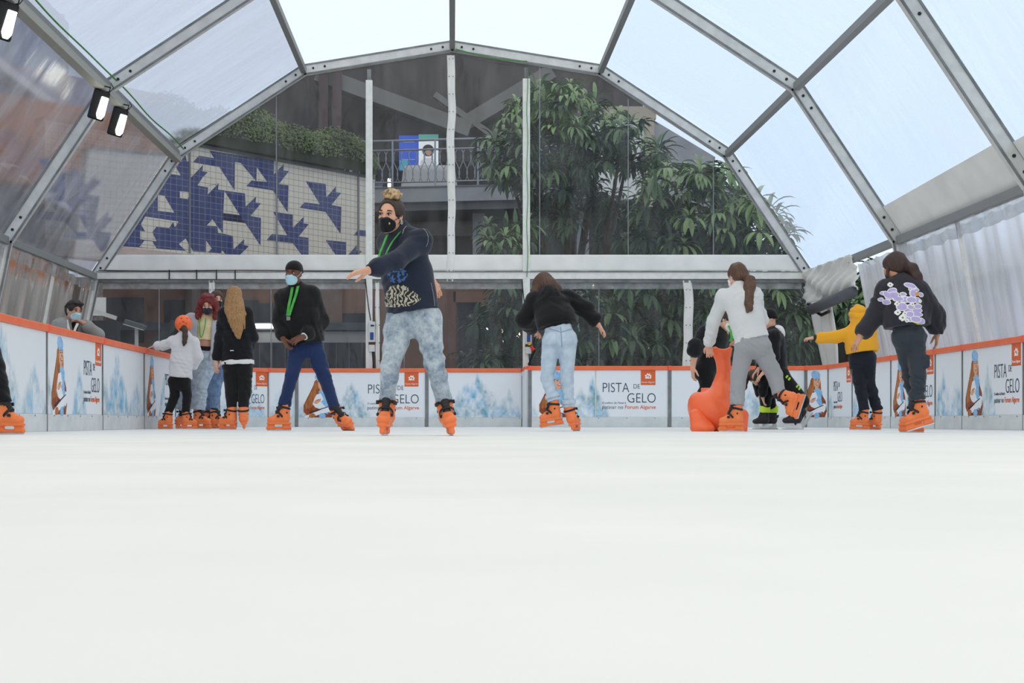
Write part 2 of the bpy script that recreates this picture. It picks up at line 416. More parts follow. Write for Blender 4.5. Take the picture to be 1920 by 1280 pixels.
# ---- flood lights under the left purlin
LED=mat('led_panel',(255,255,250),0.4,emis=((255,253,235),9.0))
def floodlight(d, label, dx=0.0):
    r=empty('floodlight',(-5.05+dx,d,4.93)); tag(r,label,'lamp','floodlights hung on the left roof beam')
    MB().box((-0.19,-0.035,-0.52),(0.10,0.035,-0.02)).build('housing',BLACK,r,bevel=0.034,seg=4)
    MB().prism([(-0.04,-0.12),(-0.055,-0.42),(-0.02,-0.49),(0.05,-0.49),(0.09,-0.42),(0.085,-0.12)],-0.055,-0.036).build('led_panel',LED,r,bevel=0.012)
    mb=MB(); mb.tube([(-0.16,0,-0.15),(-0.17,0,0.04),(0.07,0,0.06),(0.08,0,-0.12)],0.014,8); mb.build('bracket',BLACK,r)
    mb=MB(); mb.tube([(0.02,0.0,-0.03),(0.09,-0.03,0.0),(0.12,-0.02,0.07),(0.06,0.0,0.13)],0.008,6); mb.build('cable',BLACK,r)
    for z in (-0.1,-0.07,-0.04): MB().box((-0.12,0.035,z-0.2),(0.06,0.06,z-0.19)).build('fin',BLACK,r)
    r.rotation_euler=(0.25,0.22,0.45); r.scale=(0.82,0.82,0.88)
    return r
floodlight(20.2,'floodlight beside the arch joint, upper one of the pair on the left roof beam')
floodlight(21.35,'white floodlight hung just past the arch joint, lower and farther one of the pair')
floodlight(15.95,'white floodlight cut by the upper left corner of the photo, nearest of the three')
mb=MB(); rr=trim()
for y0,y1 in ((26,16.2),):
    mb.tube([(-5.02+0.01*math.sin(y*2.1),y,5.18+0.02*math.sin(y*1.3)) for y in np.linspace(y0,y1,60)],0.012,6); mb.build('cable',GREEN,rr)
MB().box((-5.20,11.1,4.94),(-5.06,25.9,5.05)).build('cable_duct',mat('duct_grey',(168,168,160),0.6),rr)

# ---- socket boxes on the gable posts
def socket_box(x,z,label,red=False):
    r=empty('socket_box',(x,GY-0.115,z)); tag(r,label,'socket box')
    W1=mat('box_grey',(206,208,208),0.5)
    MB().box((-0.06,-0.07,0.02),(0.06,0.0,0.40)).build('upper_box',W1,r,bevel=0.008)
    MB().box((-0.055,-0.07,-0.16),(0.055,0.0,-0.03)).build('lower_box',W1,r,bevel=0.008)
    MB().box((-0.03,-0.09,0.06),(0.035,-0.07,0.20)).build('blue_socket',mat('socket_blue',(40,70,140),0.4),r,bevel=0.01)
    MB().box((-0.02,-0.078,0.31),(0.045,-0.07,0.34)).build('breaker_window',DARK,r)
    MB().box((-0.06,-0.04,-0.03),(0.06,0.0,0.02)).build('back_plate',mat('box_brown',(86,60,46),0.6),r)
    mb=MB(); mb.tube([(-0.02,-0.03,0.42),(-0.05,-0.05,0.6),(-0.09,-0.03,0.9),(-0.12,-0.03,1.2)],0.010,6); mb.build('cable',BLACK,r)
    mb=MB(); mb.tube([(0.01,-0.04,-0.16),(0.03,-0.05,-0.4),(0.02,-0.04,-0.75)],0.012,6); mb.build('cable',BLACK,r)
    if red:
        mb=MB(); mb.tube([(0.05,-0.06,-0.02),(0.10,-0.10,-0.1)],[0.03,0.036],10); mb.build('red_plug',mat('plug_red',(210,50,40),0.45),r)
        mb=MB(); mb.tube([(0.015,-0.085,0.0),(0.015,-0.085,0.06)],0.025,8); mb.build('yellow_plug',mat('plug_yellow',(222,190,40),0.45),r)
        mb=MB(); mb.tube([(0.06,-0.06,0.36),(0.14,-0.08,0.25),(0.10,-0.06,0.05),(0.12,-0.1,-0.1),(0.0,-0.06,-0.35),(0.10,-0.05,-0.6),(0.08,-0.05,-0.72)],0.014,6); mb.build('cable',BLACK,r)
socket_box(-1.50,1.56,'grey socket box with blue outlet on the white post left of the bleached jeans')
socket_box(1.42,1.52,'grey socket box with red and yellow plugs beside the girl in pale jeans',True)
# ------------------------------------------------------------------ rink boards
BH=1.085
ORANGE=mat('orange_rail',(244,122,80),0.45,noise=(3.0,(238,112,70)))
ORANGE2=mat('orange_coupling',(252,98,74),0.45)
PANEL=mat('board_white',(232,235,238),0.4)
KICK=mat('kick_plate',(222,226,226),0.5,noise=(4.0,(208,213,214)))
PRINT=vcolmat('poster_print',0.38)
INK=mat('ink_dark',(46,58,82),0.5); INK2=mat('ink_grey',(92,100,114),0.5); INKO=mat('ink_orange',(226,110,70),0.5)
LOGO=mat('logo_orange',(224,104,54),0.5); WPAPER=mat('ink_white',(246,246,244),0.5)
PIC=[mat('pic_hat',(166,206,238),0.6,noise=(30.0,(120,172,220))), mat('pic_skin',(226,172,140),0.6), mat('pic_hair',(150,86,44),0.6,noise=(22.0,(196,124,62)),stretch=(1,1,0.25)),
     mat('pic_coat',(168,84,40),0.6,noise=(18.0,(128,58,26))), mat('pic_scarf',(118,180,228),0.6,noise=(40.0,(160,206,240))), mat('pic_skate',(240,242,246),0.6), mat('pic_dark',(52,46,52),0.6), mat('pic_teeth',(250,250,248),0.6), mat('pic_lips',(186,84,74),0.6)]
def ell(cx,cz,rx,rz,rot=0,n=20,a0=0,a1=2*math.pi):
    c,s=math.cos(rot),math.sin(rot); out=[]
    for k in range(n):
        t=a0+(a1-a0)*k/(n if a1-a0>6.2 else n-1); x=rx*math.cos(t); z=rz*math.sin(t); out.append((cx+x*c-z*s, cz+x*s+z*c))
    return out
def woman_print(parent, x, y):
    """printed picture: laughing woman in a pale blue hat carrying white skates (flat ink layers)"""
    mb=MB(); L=[0]
    def P(poly,mi):
        L[0]+=1; mb.prism([(x+a,b) for a,b in poly], y-0.0004*L[0]-0.0008, y, mi)
    P([(-0.08,0.86),(0.06,0.88),(0.12,0.70),(0.17,0.55),(0.24,0.46),(0.27,0.28),(0.22,0.17),(-0.20,0.17),(-0.30,0.28),(-0.30,0.40),(-0.22,0.56),(-0.14,0.72)],3)
    P([(-0.02,0.93),(-0.10,0.84),(-0.13,0.70),(-0.20,0.55),(-0.27,0.42),(-0.26,0.33),(-0.15,0.36),(-0.07,0.52),(-0.03,0.66),(0.0,0.80)],2)
    P([(0.10,0.88),(0.13,0.78),(0.14,0.66),(0.09,0.62),(0.05,0.72),(0.06,0.84)],2)
    P(ell(0.045,0.80,0.075,0.115,-0.15),1)
    P([(0.00,0.70),(0.09,0.69),(0.10,0.62),(-0.01,0.62)],1)
    P(ell(0.015,0.915,0.105,0.075,-0.25),0)
    P([(-0.085,0.90),(-0.04,0.87),(0.03,0.885),(0.115,0.885),(0.115,0.92),(-0.07,0.95)],0)
    P(ell(0.02,0.825,0.016,0.006),6); P(ell(0.083,0.828,0.013,0.006),6)
    P([(0.0,0.845),(0.02,0.853),(0.045,0.848),(0.045,0.843),(0.02,0.846)],6); P([(0.07,0.85),(0.085,0.855),(0.105,0.848),(0.085,0.848)],6)
    P([(0.015,0.765),(0.05,0.76),(0.095,0.772),(0.085,0.745),(0.055,0.732),(0.03,0.742)],8)
    P([(0.025,0.762),(0.055,0.758),(0.087,0.768),(0.078,0.752),(0.05,0.746)],7)
    P([(0.06,0.80),(0.072,0.80),(0.075,0.785),(0.06,0.783)],3)
    P([(-0.02,0.66),(0.10,0.68),(0.16,0.62),(0.15,0.50),(0.18,0.36),(0.15,0.24),(0.06,0.26),(0.02,0.42),(-0.01,0.54)],4)
    P([(-0.06,0.60),(0.02,0.62),(0.07,0.52),(0.03,0.46),(0.10,0.38),(0.24,0.30),(0.20,0.26),(0.06,0.31),(-0.08,0.36),(-0.13,0.42),(-0.10,0.52)],5)
    P([(0.20,0.42),(0.26,0.40),(0.24,0.30),(0.10,0.26),(-0.10,0.20),(-0.28,0.16),(-0.28,0.20),(-0.02,0.30),(0.12,0.36)],5)
    P([(-0.20,0.27),(0.20,0.395),(0.20,0.38),(-0.18,0.255)],6)
    P(ell(-0.05,0.47,0.06,0.035,0.5),1); P(ell(-0.02,0.50,0.045,0.012,0.3),8)
    for k in range(4): P(ell(-0.075+0.025*k,0.455+0.012*k,0.009,0.03,0.6),1)
    P(ell(-0.14,0.21,0.06,0.04,0.2),2); P(ell(0.05,0.205,0.06,0.05,0),4)
    return mb.build('picture',PIC,parent)

def water_print(parent, x0, x1, z0, z1, y, blobs, seed):
    nx=max(8,int((x1-x0)*80)); nz=78
    xs=np.linspace(x0,x1,nx); zs=np.linspace(z0,z1,nz)
    X,Z=np.meshgrid(xs,zs)
    D=np.zeros_like(X)
    for (bx,bw,bh,amp) in blobs:
        prof=np.clip(1-np.abs(X-bx)/bw,0,1)
        top=z0+bh*prof*(0.75+0.5*vnoise(X*16+bx*9,X*0+seed,seed+3,3))
        D=np.maximum(D, amp*np.clip((top-Z)/0.16,0,1)*np.clip(prof*3,0,1))
    n1=vnoise(X*9,Z*7,seed,4); n2=vnoise(X*26,Z*20,seed+9,3); n3=vnoise(X*5,Z*4,seed+5,3)
    a=np.clip(D*(0.15+1.5*np.clip(n1-0.32,0,1)+0.7*(n2-0.4)),0,1)
    base=np.array(lin((238,242,246))); blue=np.array(lin((112,186,224))); teal=np.array(lin((120,168,180))); deep=np.array(lin((84,148,204)))
    w=np.clip((n3-0.35)*3,0,1)[...,None]; col=teal*(1-w)+blue*w
    dk=np.clip((n2-0.62)*4,0,1)[...,None]; col=col*(1-dk)+deep*dk
    tint=np.clip(vnoise(X*2,Z*1.5,seed+20,2)-0.45,0,1)[...,None]*0.25
    basec=base*(1-tint)+np.array(lin((214,228,242)))*tint
    C=basec*(1-a[...,None])+col*a[...,None]
    vs=[(xs[i],y,zs[j]) for j in range(nz) for i in range(nx)]
    fs=[(j*nx+i,j*nx+i+1,(j+1)*nx+i+1,(j+1)*nx+i) for j in range(nz-1) for i in range(nx-1)]
    o=mesh_obj('poster',vs,fs,PRINT,parent)
    ca=o.data.color_attributes.new('print','FLOAT_COLOR','POINT')
    ca.data.foreach_set('color',np.concatenate([C.reshape(-1,3),np.ones((nx*nz,1))],1).astype(np.float32).ravel())
    # closed sheet so that it has a thickness
    so=o.modifiers.new('t','SOLIDIFY'); so.thickness=0.002; so.offset=0
    return o

def lettering(poster, x, y, logo=None, sc=1.0, sx=1.0):
    t=lambda b,s,px,pz,m,k=0.0,w=1.0: text_mesh(b,s*sc,m,poster,(x+px*sc*sx,y,pz),sx=sx*w,offset=k)
    t('PISTA',0.245,0.0,0.62,INK,-0.003,0.80); t('DE',0.115,0.555,0.685,INK,-0.001,0.85)
    t('GELO',0.245,0.44,0.435,INK,-0.003,0.84)
    t('O melhor do Natal é',0.05,0.0,0.415,INK2); t('patinar no',0.092,0.0,0.325,INK2); t('Forum Algarve',0.092,0.405,0.325,INKO,0.001)
def logo(poster, x, y, ztop=1.0, w=0.26):
    MB().box((x,y-0.0012,ztop-w),(x+w,y+0.001,ztop)).build('logo_square',LOGO,poster)
    mb=MB(); cx=x+w*0.5; cz=ztop-w*0.40; y-=0.001
    mb.prism([(cx-0.055,cz-0.04),(cx+0.055,cz-0.04),(cx+0.05,cz-0.02),(cx+0.062,cz+0.01),(cx+0.04,cz+0.02),(cx+0.035,cz+0.05),(cx+0.01,cz+0.04),(cx-0.015,cz+0.055),(cx-0.03,cz+0.025),(cx-0.06,cz+0.02),(cx-0.045,cz-0.01)],y-0.0015,y)
    mb.build('emblem',WPAPER,poster)
    mb=MB()
    mb.prism(ell(cx-0.012,cz+0.006,0.018,0.012,0.4),y-0.003,y-0.0015); mb.prism(ell(cx+0.022,cz-0.008,0.01,0.02,0.2),y-0.003,y-0.0015)
    mb.build('emblem_mark',LOGO,poster)
    t=text_mesh('Forum Algarve',0.045,WPAPER,poster,(cx,y-0.001,ztop-w*0.86),align='CENTER',sx=0.85)

def board(p0,p1,label,blobs,seed,text=None,pic=None,logox=None,group='printed boards round the rink',postL=True,split=None,tsx=1.0,fence=True):
    """one barrier unit from p0 to p1 (left to right seen from the ice)"""
    p0=np.array(p0); p1=np.array(p1); L=float(np.linalg.norm(p1-p0)); ang=math.atan2(p1[1]-p0[1],p1[0]-p0[0])
    r=empty('rink_board',(p0[0],p0[1],0),ang); tag(r,label,'rink barrier',group)
    MB().box((0.0,0.0,0.16),(L,0.06,BH-0.04)).build('panel',PANEL,r)
    mb=MB().box((0.004,-0.012,0.0),(L-0.004,0.07,0.175)); mb.build('kick_plate',KICK,r,bevel=0.006)
    MB().box((0.001,-0.03,BH-0.075),(L-0.001,0.09,BH)).build('top_rail',ORANGE,r,bevel=0.012)
    MB().box((0.0005,-0.035,BH-0.08),(0.06,0.095,BH+0.004)).build('rail_coupling',ORANGE2,r,bevel=0.01)
    MB().box((0.001,-0.016,0.0),(0.018 if not postL else 0.065,0.075,BH-0.078)).build('joint_post',ALUD,r,bevel=0.004)
    for x in np.arange(0.25,L,0.5):
        MB().tube([(x,-0.012,0.16),(x,-0.017,0.16)],0.009,7).build('screw',ALUD,r)
    po=water_print(r,0.035,L-0.02,0.18,BH-0.078,-0.003,blobs,seed)
    if split: MB().box((split-0.012,-0.008,0.18),(split+0.012,0.0,BH-0.078)).build('panel_seam',ALU,r)
    if pic is not None: woman_print(po,pic,-0.004)
    if text is not None: lettering(po,text,-0.006,sx=tsx)
    if logox is not None: logo(po,logox,-0.005,BH-0.078)
    # back frame of the unit
    for x in (0.08,L-0.08): MB().bar((x,0.1,0.0),(x,0.1,BH-0.08),0.05,0.05).build('back_strut',ALUD,r)
    return r
def Xd(px,d): return (px-VX)/FOC*d
DL,DR=25.7,24.6
# rear wall, left half
bl=lambda *a:list(a)
xs=[Xd(p,DL) for p in (553,797,978)]
xcorner=-4.12
board((xs[0],DL),(xs[1],DL),'back wall board with PISTA DE GELO lettering behind the woman in bleached jeans',[(0.05,0.3,0.4,0.8),(1.05,0.42,0.72,1.0),(0.75,0.3,0.5,0.6)],21,text=1.34,pic=0.46,logox=2.03)
board((xs[1],DL),(xs[2],DL),'back wall board printed only with pale blue trees, right of the bleached jeans',[(0.95,0.75,0.80,1.0),(1.55,0.4,0.5,0.8),(0.4,0.4,0.35,0.6)],33)
# rounded rear left corner: three narrow boards
rr_=xs[0]-xcorner; cx,cy=xs[0],DL-rr_
arc=[(cx-rr_*math.cos(t),cy+rr_*math.sin(t)) for t in (0,math.radians(33),math.radians(66),math.radians(90))]
names=['curved corner board behind the redhead, PISTA DE GELO lettering at its edge','middle curved corner board behind the three standing women','last curved corner board joining the back wall behind the blonde woman']
for i in range(3):
    board(arc[i],arc[i+1],names[i],[(0.3,0.5,0.6,0.7)],41+i,text=(0.08 if i==1 else None),tsx=0.55,logox=(0.42 if i==1 else None),postL=False)
# left wall
yl=[7.6,9.75,11.9,14.06,16.3,18.5,20.6,arc[0][1]]
lab=['nearest left board, outside the photo edge','second left board, just outside the photo edge','left board with wide blue trees, nearest the camera on the left edge','left board with printed woman, PISTA DE GELO and the orange logo, below the leaning man',
     'left board of blue trees only, between two lettered boards','left board with a narrow printed woman beside the girl in the orange helmet','farthest straight left board, hidden behind the helmeted girl and redhead']
for i in range(1,7):
    y0,y1=yl[i],yl[i+1]; L=y1-y0
    txt=i in (3,5)
    board((xcorner,y0),(xcorner,y1),lab[i],([(1.25,0.35,0.6,1.0),(0.1,0.3,0.5,0.8)] if txt else [(0.75,0.75,0.85,1.0),(1.75,0.6,0.5,0.8),(0.1,0.4,0.6,0.9)]),51+i,
          text=(1.42 if i==3 else 1.35) if txt else None,pic=0.48 if txt else None,logox=(L-0.31) if txt else None,postL=False,tsx=0.72)
# rear wall, right half
xr=[Xd(p,DR) for p in (990,1252,1509)]
board((xr[0],DR),(xr[1],DR),'back wall board with printed woman, lettering and logo, behind the girl in pale jeans',[(1.15,0.35,0.72,1.0),(0.95,0.3,0.55,0.8),(0.1,0.2,0.3,0.6)],71,text=1.31,pic=0.50,logox=2.0,split=1.20)
board((xr[1],DR),(xr[2],DR),'back wall board with faint blue trees behind the orange skating seal',[(1.45,0.6,0.50,0.9),(0.9,0.5,0.30,0.6)],83)
# step between the halves
r=empty('rink_board',(xr[0],DL,0),math.radians(-90)); tag(r,'short return board closing the step between the two halves of the back wall','rink barrier','printed boards round the rink')
MB().box((0,-0.05,0),(DL-DR-0.1,0.02,BH-0.06)).build('panel',PANEL,r); MB().box((0,-0.055,BH-0.07),(DL-DR-0.1,0.03,BH)).build('top_rail',ORANGE,r,bevel=0.01)
MB().box((-0.03,-0.055,BH-0.14),(0.05,-0.03,BH+0.004)).build('corner_clip',WPAPER,r)
# right corner and right wall
XR=6.55; yc=24.15
board((xr[2],DR),(XR,yc),'corner board at the right rear with the printed woman seen nearly full on',[(0.4,0.1,0.3,0.5)],91,pic=0.24)
yr=[yc,22.7,20.7,18.8,17.8,15.9,13.9,11.9,9.9]
labr=['right board with narrow PISTA DE GELO lettering, left of the boy in yellow hoodie','right board of blue trees behind the boy in the yellow hoodie','right board with printed woman and lettering, behind the girl in the dark sweatshirt',
      'narrow right board of blue trees, right of the girl in the dark sweatshirt','right board with printed woman and large lettering, cut by the right photo edge','right board of trees, just outside the right photo edge','right lettered board outside the photo edge','right board nearest the camera, outside the photo edge']
for i in range(6):
    y0,y1=yr[i],yr[i+1]; L=y0-y1
    kw=dict(postL=False)
    if i==0: kw.update(text=0.35,tsx=0.55,logox=1.13); bb=[(0.15,0.3,0.5,0.8)]
    elif i in (2,4): kw.update(text=1.05 if i==2 else 1.05,pic=0.42,logox=L-0.32,tsx=0.78); bb=[(0.85,0.3,0.6,1.0)]
    else: bb=[(0.3,0.5,0.6,1.0),(1.2 if L>1.5 else 0.8,0.5,0.5,0.8)]
    board((XR,y0),(XR,y1),labr[i],bb,101+i,**kw)
# ------------------------------------------------------------------ what stands outside the tent
# tiled mural wall with a hedge on top
A0=np.array([-7.13,30.0]); WD=np.array([0.905,1.0]); WL=float(np.linalg.norm(WD)); WANG=math.atan2(1.0,0.905)
def onwall(px,py):
    a=(px-VX)/FOC; t=(a*30.0+7.13)/(0.905-a); d=30.0+t
    return (t*WL, CAM_H+(VY-py)/FOC*d)
def crop(pts): return [onwall(200+x/3.764,200+y/3.764) for x,y in pts]
TW,TH=0.158,0.142
CREAM=tilemat('cream_tiles',(226,219,206),(150,142,132),TW,TH,0.006,var=0.05)
COBALT=tilemat('cobalt_tiles',(38,52,118),(132,136,158),TW,TH,0.005,var=0.25)
wr=empty('tiled_wall',(A0[0],A0[1],0),WANG); tag(wr,'cream tiled wall with cobalt blue bird shapes outside the left of the gable','wall')
u0,u1=-1.9,7.65
MB().box((u0,0,3.86),(u1,0.35,6.36)).build('tile_panel',CREAM,wr)
MB().box((u0,-0.03,6.33),(u1,0.4,6.40)).build('coping',mat('coping_grey',(120,116,112),0.7),wr)
MB().box((u0,-0.06,3.55),(u1,0.35,3.87)).build('stone_ledge',mat('pink_stone',(206,188,178),0.6,noise=(4.0,(190,172,164))),wr)
for q in (-1.5,2.0,5.0,7.3): MB().box((q-0.12,0.05,-0.06),(q+0.12,0.3,3.56)).build('pier',mat('dark_render',(84,74,68),0.8),wr)
birds=[
 [(1405,525),(1545,545),(1550,640),(1617,562),(1617,602),(1655,608),(1585,692),(1655,707),(1650,895),(1545,742),(1362,712),(1395,675),(1505,688)],
 [(1175,742),(1313,762),(1313,855),(1392,775),(1388,822),(1425,828),(1355,915),(1425,925),(1425,1050),(1380,1050),(1315,962),(1130,940),(1165,898),(1275,908)],
 [(830,592),(975,612),(980,705),(1055,632),(1050,675),(1088,682),(1015,770),(1088,785),(1085,980),(978,820),(820,800),(822,750),(940,765)],
 [(945,395),(1178,430),(1178,480),(1248,405),(1246,450),(1285,455),(1215,545),(1282,555),(1277,745),(1172,590),(985,560),(1022,520),(1055,525)],
 [(650,345),(905,390),(902,590),(795,425),(610,390)],
 [(725,310),(1180,380),(1178,430),(945,395),(905,390),(760,365)],
 [(555,340),(565,385),(590,390),(595,500),(680,410),(675,455),(712,462),(640,555),(715,570),(712,620),(790,540),(785,585),(830,590),(825,690),(822,750),(940,765),(975,820),(820,800),(820,895),(890,912),(893,1008),(970,935),(968,975),(1003,983),(940,1045),(350,1000),(110,985),(60,970),(200,850),(350,640),(450,480)],
 [(1740,908),(1775,868),(1830,872),(1830,915)],[(1545,940),(1690,955),(1690,1050),(1620,1052)],[(1700,1050),(1765,975),(1762,1015),(1800,1018),(1770,1055)],
]
holes=[[(485,425),(520,485),(450,475)],[(515,595),(595,605),(570,652),(515,645)],[(360,622),(405,628),(475,748),(360,735)],
 [(270,775),(505,810),(480,850),(468,812),(440,855),(350,845),(320,885),(270,880),(240,830)],[(235,875),(320,885),(350,950),(235,935)],
 [(265,945),(320,950),(350,1000),(230,990)],[(555,930),(620,1040),(580,1038),(508,970)],[(700,945),(740,1000),(700,1040)],
 [(745,795),(780,845),(705,838)],[(780,845),(820,895),(785,890)],[(640,555),(715,570),(700,560),(790,540),(712,462),(675,500)],[(815,1015),(835,1040),(800,1040)],
 [(1058,428),(1130,530),(1055,525)],[(920,950),(893,1008),(893,930)]]
def shape_obj(polys,y,m,name):
    bm=bmesh.new()
    for p in polys:
        vs=[bm.verts.new((x,y,z)) for x,z in p]
        try:
            f=bm.faces.new(vs); f.normal_update()
        except Exception: continue
    bmesh.ops.triangulate(bm,faces=bm.faces[:])
    r=bmesh.ops.extrude_face_region(bm,geom=bm.faces[:])
    bmesh.ops.translate(bm,verts=[v for v in r['geom'] if isinstance(v,bmesh.types.BMVert)],vec=(0,-0.004,0))
    bmesh.ops.recalc_face_normals(bm,faces=bm.faces[:])
    me=bpy.data.meshes.new(name); bm.to_mesh(me); bm.free(); me.materials.append(m)
    return link(bpy.data.objects.new(name,me),wr)
sh=lambda b,du,dz: [(u+du,z+dz) for u,z in crop(b)]
shape_obj([crop(b) for b in birds]+[sh(birds[0],-7.9,-0.2),sh(birds[2],-5.9,0.55),sh(birds[1],-6.3,-0.15)],-0.001,COBALT,'blue_tile_birds')
shape_obj([crop(b) for b in holes],-0.006,CREAM,'cream_tile_birds')
for pxx in (518,355,671): 
    u=onwall(pxx,400)[0]; MB().box((u-0.02,-0.03,3.9),(u+0.02,-0.008,6.5)).build('downpipe',mat('pipe_grey',(120,122,128),0.5),wr)

# hedge
LEAFG=mat('hedge_leaf',(112,128,78),0.6,noise=(1.3,(76,92,56)))
def leaf_cloud(name,pts,nrm,size,m,parent,rnd,kind=None):
    vs=[];fs=[]
    for p,n in zip(pts,nrm):
        a=Vector((rnd.gauss(0,1),rnd.gauss(0,1),rnd.gauss(0,1))).normalized(); n=(Vector(n)+a*0.7).normalized()
        x=n.cross(Vector((rnd.gauss(0,1),rnd.gauss(0,1),rnd.gauss(0,1)))).normalized(); y=n.cross(x); s=size*rnd.uniform(0.6,1.3); p=Vector(p); i=len(vs)
        vs+=[p-x*s*0.5,p+y*s*0.28+n*s*0.05,p+x*s*0.5,p-y*s*0.28+n*s*0.05]; fs.append((i,i+1,i+2,i+3))
    o=mesh_obj(name,vs,fs,m,parent)
    if kind: tag(o,kind=kind)
    return o
hr=empty('hedge',(A0[0],A0[1],6.52),WANG); tag(hr,'clipped green hedge growing along the top of the tiled wall','hedge')
rnd=random.Random(2)
def hedge_prof(u): return 0.92+0.10*math.sin(u*2.1)+0.06*math.sin(u*5.3)
vs=[];fs=[]; nu=60; nc=10
for i in range(nu+1):
    u=0.9+(u1-0.1-0.9)*i/nu; e=min(1,(u1-0.1-u)/0.7+0.15); h=hedge_prof(u)*math.sqrt(max(e,0.02))*0.85
    for k in range(nc+1):
        t=math.pi*k/nc; c=math.cos(t); s_=math.sin(t)
        vs.append((u,0.55-0.75*math.copysign(abs(c)**0.5,c),-0.12+h*abs(s_)**0.5))
for i in range(nu):
    for k in range(nc): fs.append((i*(nc+1)+k,i*(nc+1)+k+1,(i+1)*(nc+1)+k+1,(i+1)*(nc+1)+k))
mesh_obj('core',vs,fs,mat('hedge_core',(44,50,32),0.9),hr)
pts=[];nr=[]
for q in range(14000):
    u=rnd.uniform(0.9,u1-0.05); t=rnd.uniform(0.02,0.85)*math.pi; c=math.cos(t); s_=math.sin(t); e=min(1,(u1-0.1-u)/0.7+0.15); h=hedge_prof(u)*math.sqrt(max(e,0.02)); b=1+rnd.gauss(0,0.05)
    pts.append((u,0.55-0.8*math.copysign(abs(c)**0.5,c)*b,-0.12+h*abs(s_)**0.5*b)); nr.append((0,-c,s_))
leaf_cloud('foliage',pts,nr,0.075,LEAFG,hr,rnd)

# ---- mall building behind: bridge with railing
CONC=mat('bridge_grey',(150,154,160),0.7,noise=(1.5,(136,140,146)))
RAILM=mat('railing_grey',(142,148,158),0.45,0.3)
BY=41.5
def on(px,py,d): return W(px,py,d)
br=empty('footbridge',(0,BY,0)); tag(br,'grey concrete footbridge crossing behind the gable left of the tree','bridge')
xL,xR=-3.35,4.2
ang=lambda x: -(x-xL)*0.14           # comes nearer to the right
def bp(x,y,z): return (x,y+ang(x),z)
def slanted(z0,z1,y0,y1,name,m):
    vs=[bp(x,y,z) for x in (xL,xR) for (y,z) in ((y0,z0),(y1,z0),(y1,z1),(y0,z1))]
    return mesh_obj(name,vs,[(3,2,1,0),(4,5,6,7),(0,1,5,4),(1,2,6,5),(2,3,7,6),(3,0,4,7)],m,br)
slanted(6.62,7.05,0,2.5,'deck_edge',CONC)
for x in (-3.0,0.8,3.9): MB().box((x-0.18,0.9+ang(x),-0.06),(x+0.18,1.3+ang(x),6.4)).build('pier',CONC,br); slanted(6.38,6.64,0.12,2.5,'deck_beam',mat('beam_grey',(120,124,130),0.7)); slanted(7.04,7.08,-0.03,2.5,'deck_lip',CONC)
rl=empty('railing',(0,BY,7.08)); tag(rl,'grey steel railing with wavy balusters standing on the footbridge','railing')
def rp(x,z): return (x,0.06+ang(x),z)
for z,r in ((1.38,0.035),(1.10,0.028),(0.14,0.024)):
    MB().tube([rp(xL,z),rp(xR,z)],r,8).build('handrail',RAILM,rl,smooth=True)
for x in np.arange(xL+0.3,xR,1.27):
    mb=MB(); mb.bar(rp(x,0),rp(x,1.38),0.07,0.05); mb.build('rail_post',RAILM,rl)
k=0
for x in np.arange(xL+0.05,xR,0.115):
    k+=1; sg=1 if k%2 else -1; am=0.075
    mb=MB(); mb.tube([rp(x+sg*am*math.sin((z-0.14)/0.96*2*math.pi),z) for z in np.linspace(0.14,1.1,9)],0.0125,5); mb.build('baluster',RAILM,rl,smooth=True)

# shop level behind the bridge
WALLB=mat('mall_brown',(92,86,82),0.85,noise=(0.8,(74,69,67)))
WALLD=mat('mall_dark',(66,62,60),0.85,noise=(0.7,(54,51,50)))
TERRA=mat('mall_terracotta',(196,132,98),0.85,noise=(0.9,(160,108,84)))
bd=empty('mall_building',(0,48,0)); tag(bd,'dark brown shopping building far behind the gable','building')
MB().prism([(-12.3,9.2),(6.6,9.2),(6.6,11.3),(5.3,12.1),(0,12.95),(-5.3,12.1),(-9.3,9.5),(-12.3,9.4)],0.0,0.6).build('upper_wall',WALLB,bd)
MB().box((-12.3,-0.5,9.0),(6.6,0.2,9.4)).build('fascia_beam',WALLD,bd)
MB().box((-12.3,2.6,3.5),(8.0,3.0,10.3)).build('shop_front',mat('shop_dark',(38,40,48),0.7,noise=(1.2,(56,54,58))),bd)
MB().box((-12.3,-0.2,6.5),(8.0,2.7,6.9)).build('gallery_floor',WALLD,bd)
MB().box((-12.3,0.4,-0.1),(8,0.9,6.5)).build('lower_wall',WALLD,bd)
for x in (-4.35,-3.9): MB().box((x-0.16,-1.2,3),(x+0.16,-0.9,12.2)).build('column',mat('column_brown',(84,70,70),0.7),bd)
MB().bar((-4.6,-0.7,11.9),(0.6,-0.7,10.0),0.5,0.7,up=(0,1,0)).build('sloped_beam',mat('sloped_grey',(124,122,118),0.8),bd)
MB().bar((0.4,-0.7,10.2),(3.4,-0.7,12.0),0.5,0.55,up=(0,1,0)).build('sloped_beam',mat('sloped_grey',(124,122,118),0.8),bd)
mb=MB(); mb.bar((-0.6,-0.9,11.2),(2.2,-0.9,9.2),0.2,0.2,up=(0,1,0)); mb.build('brace',mat('sloped_grey',(124,122,118),0.8),bd)
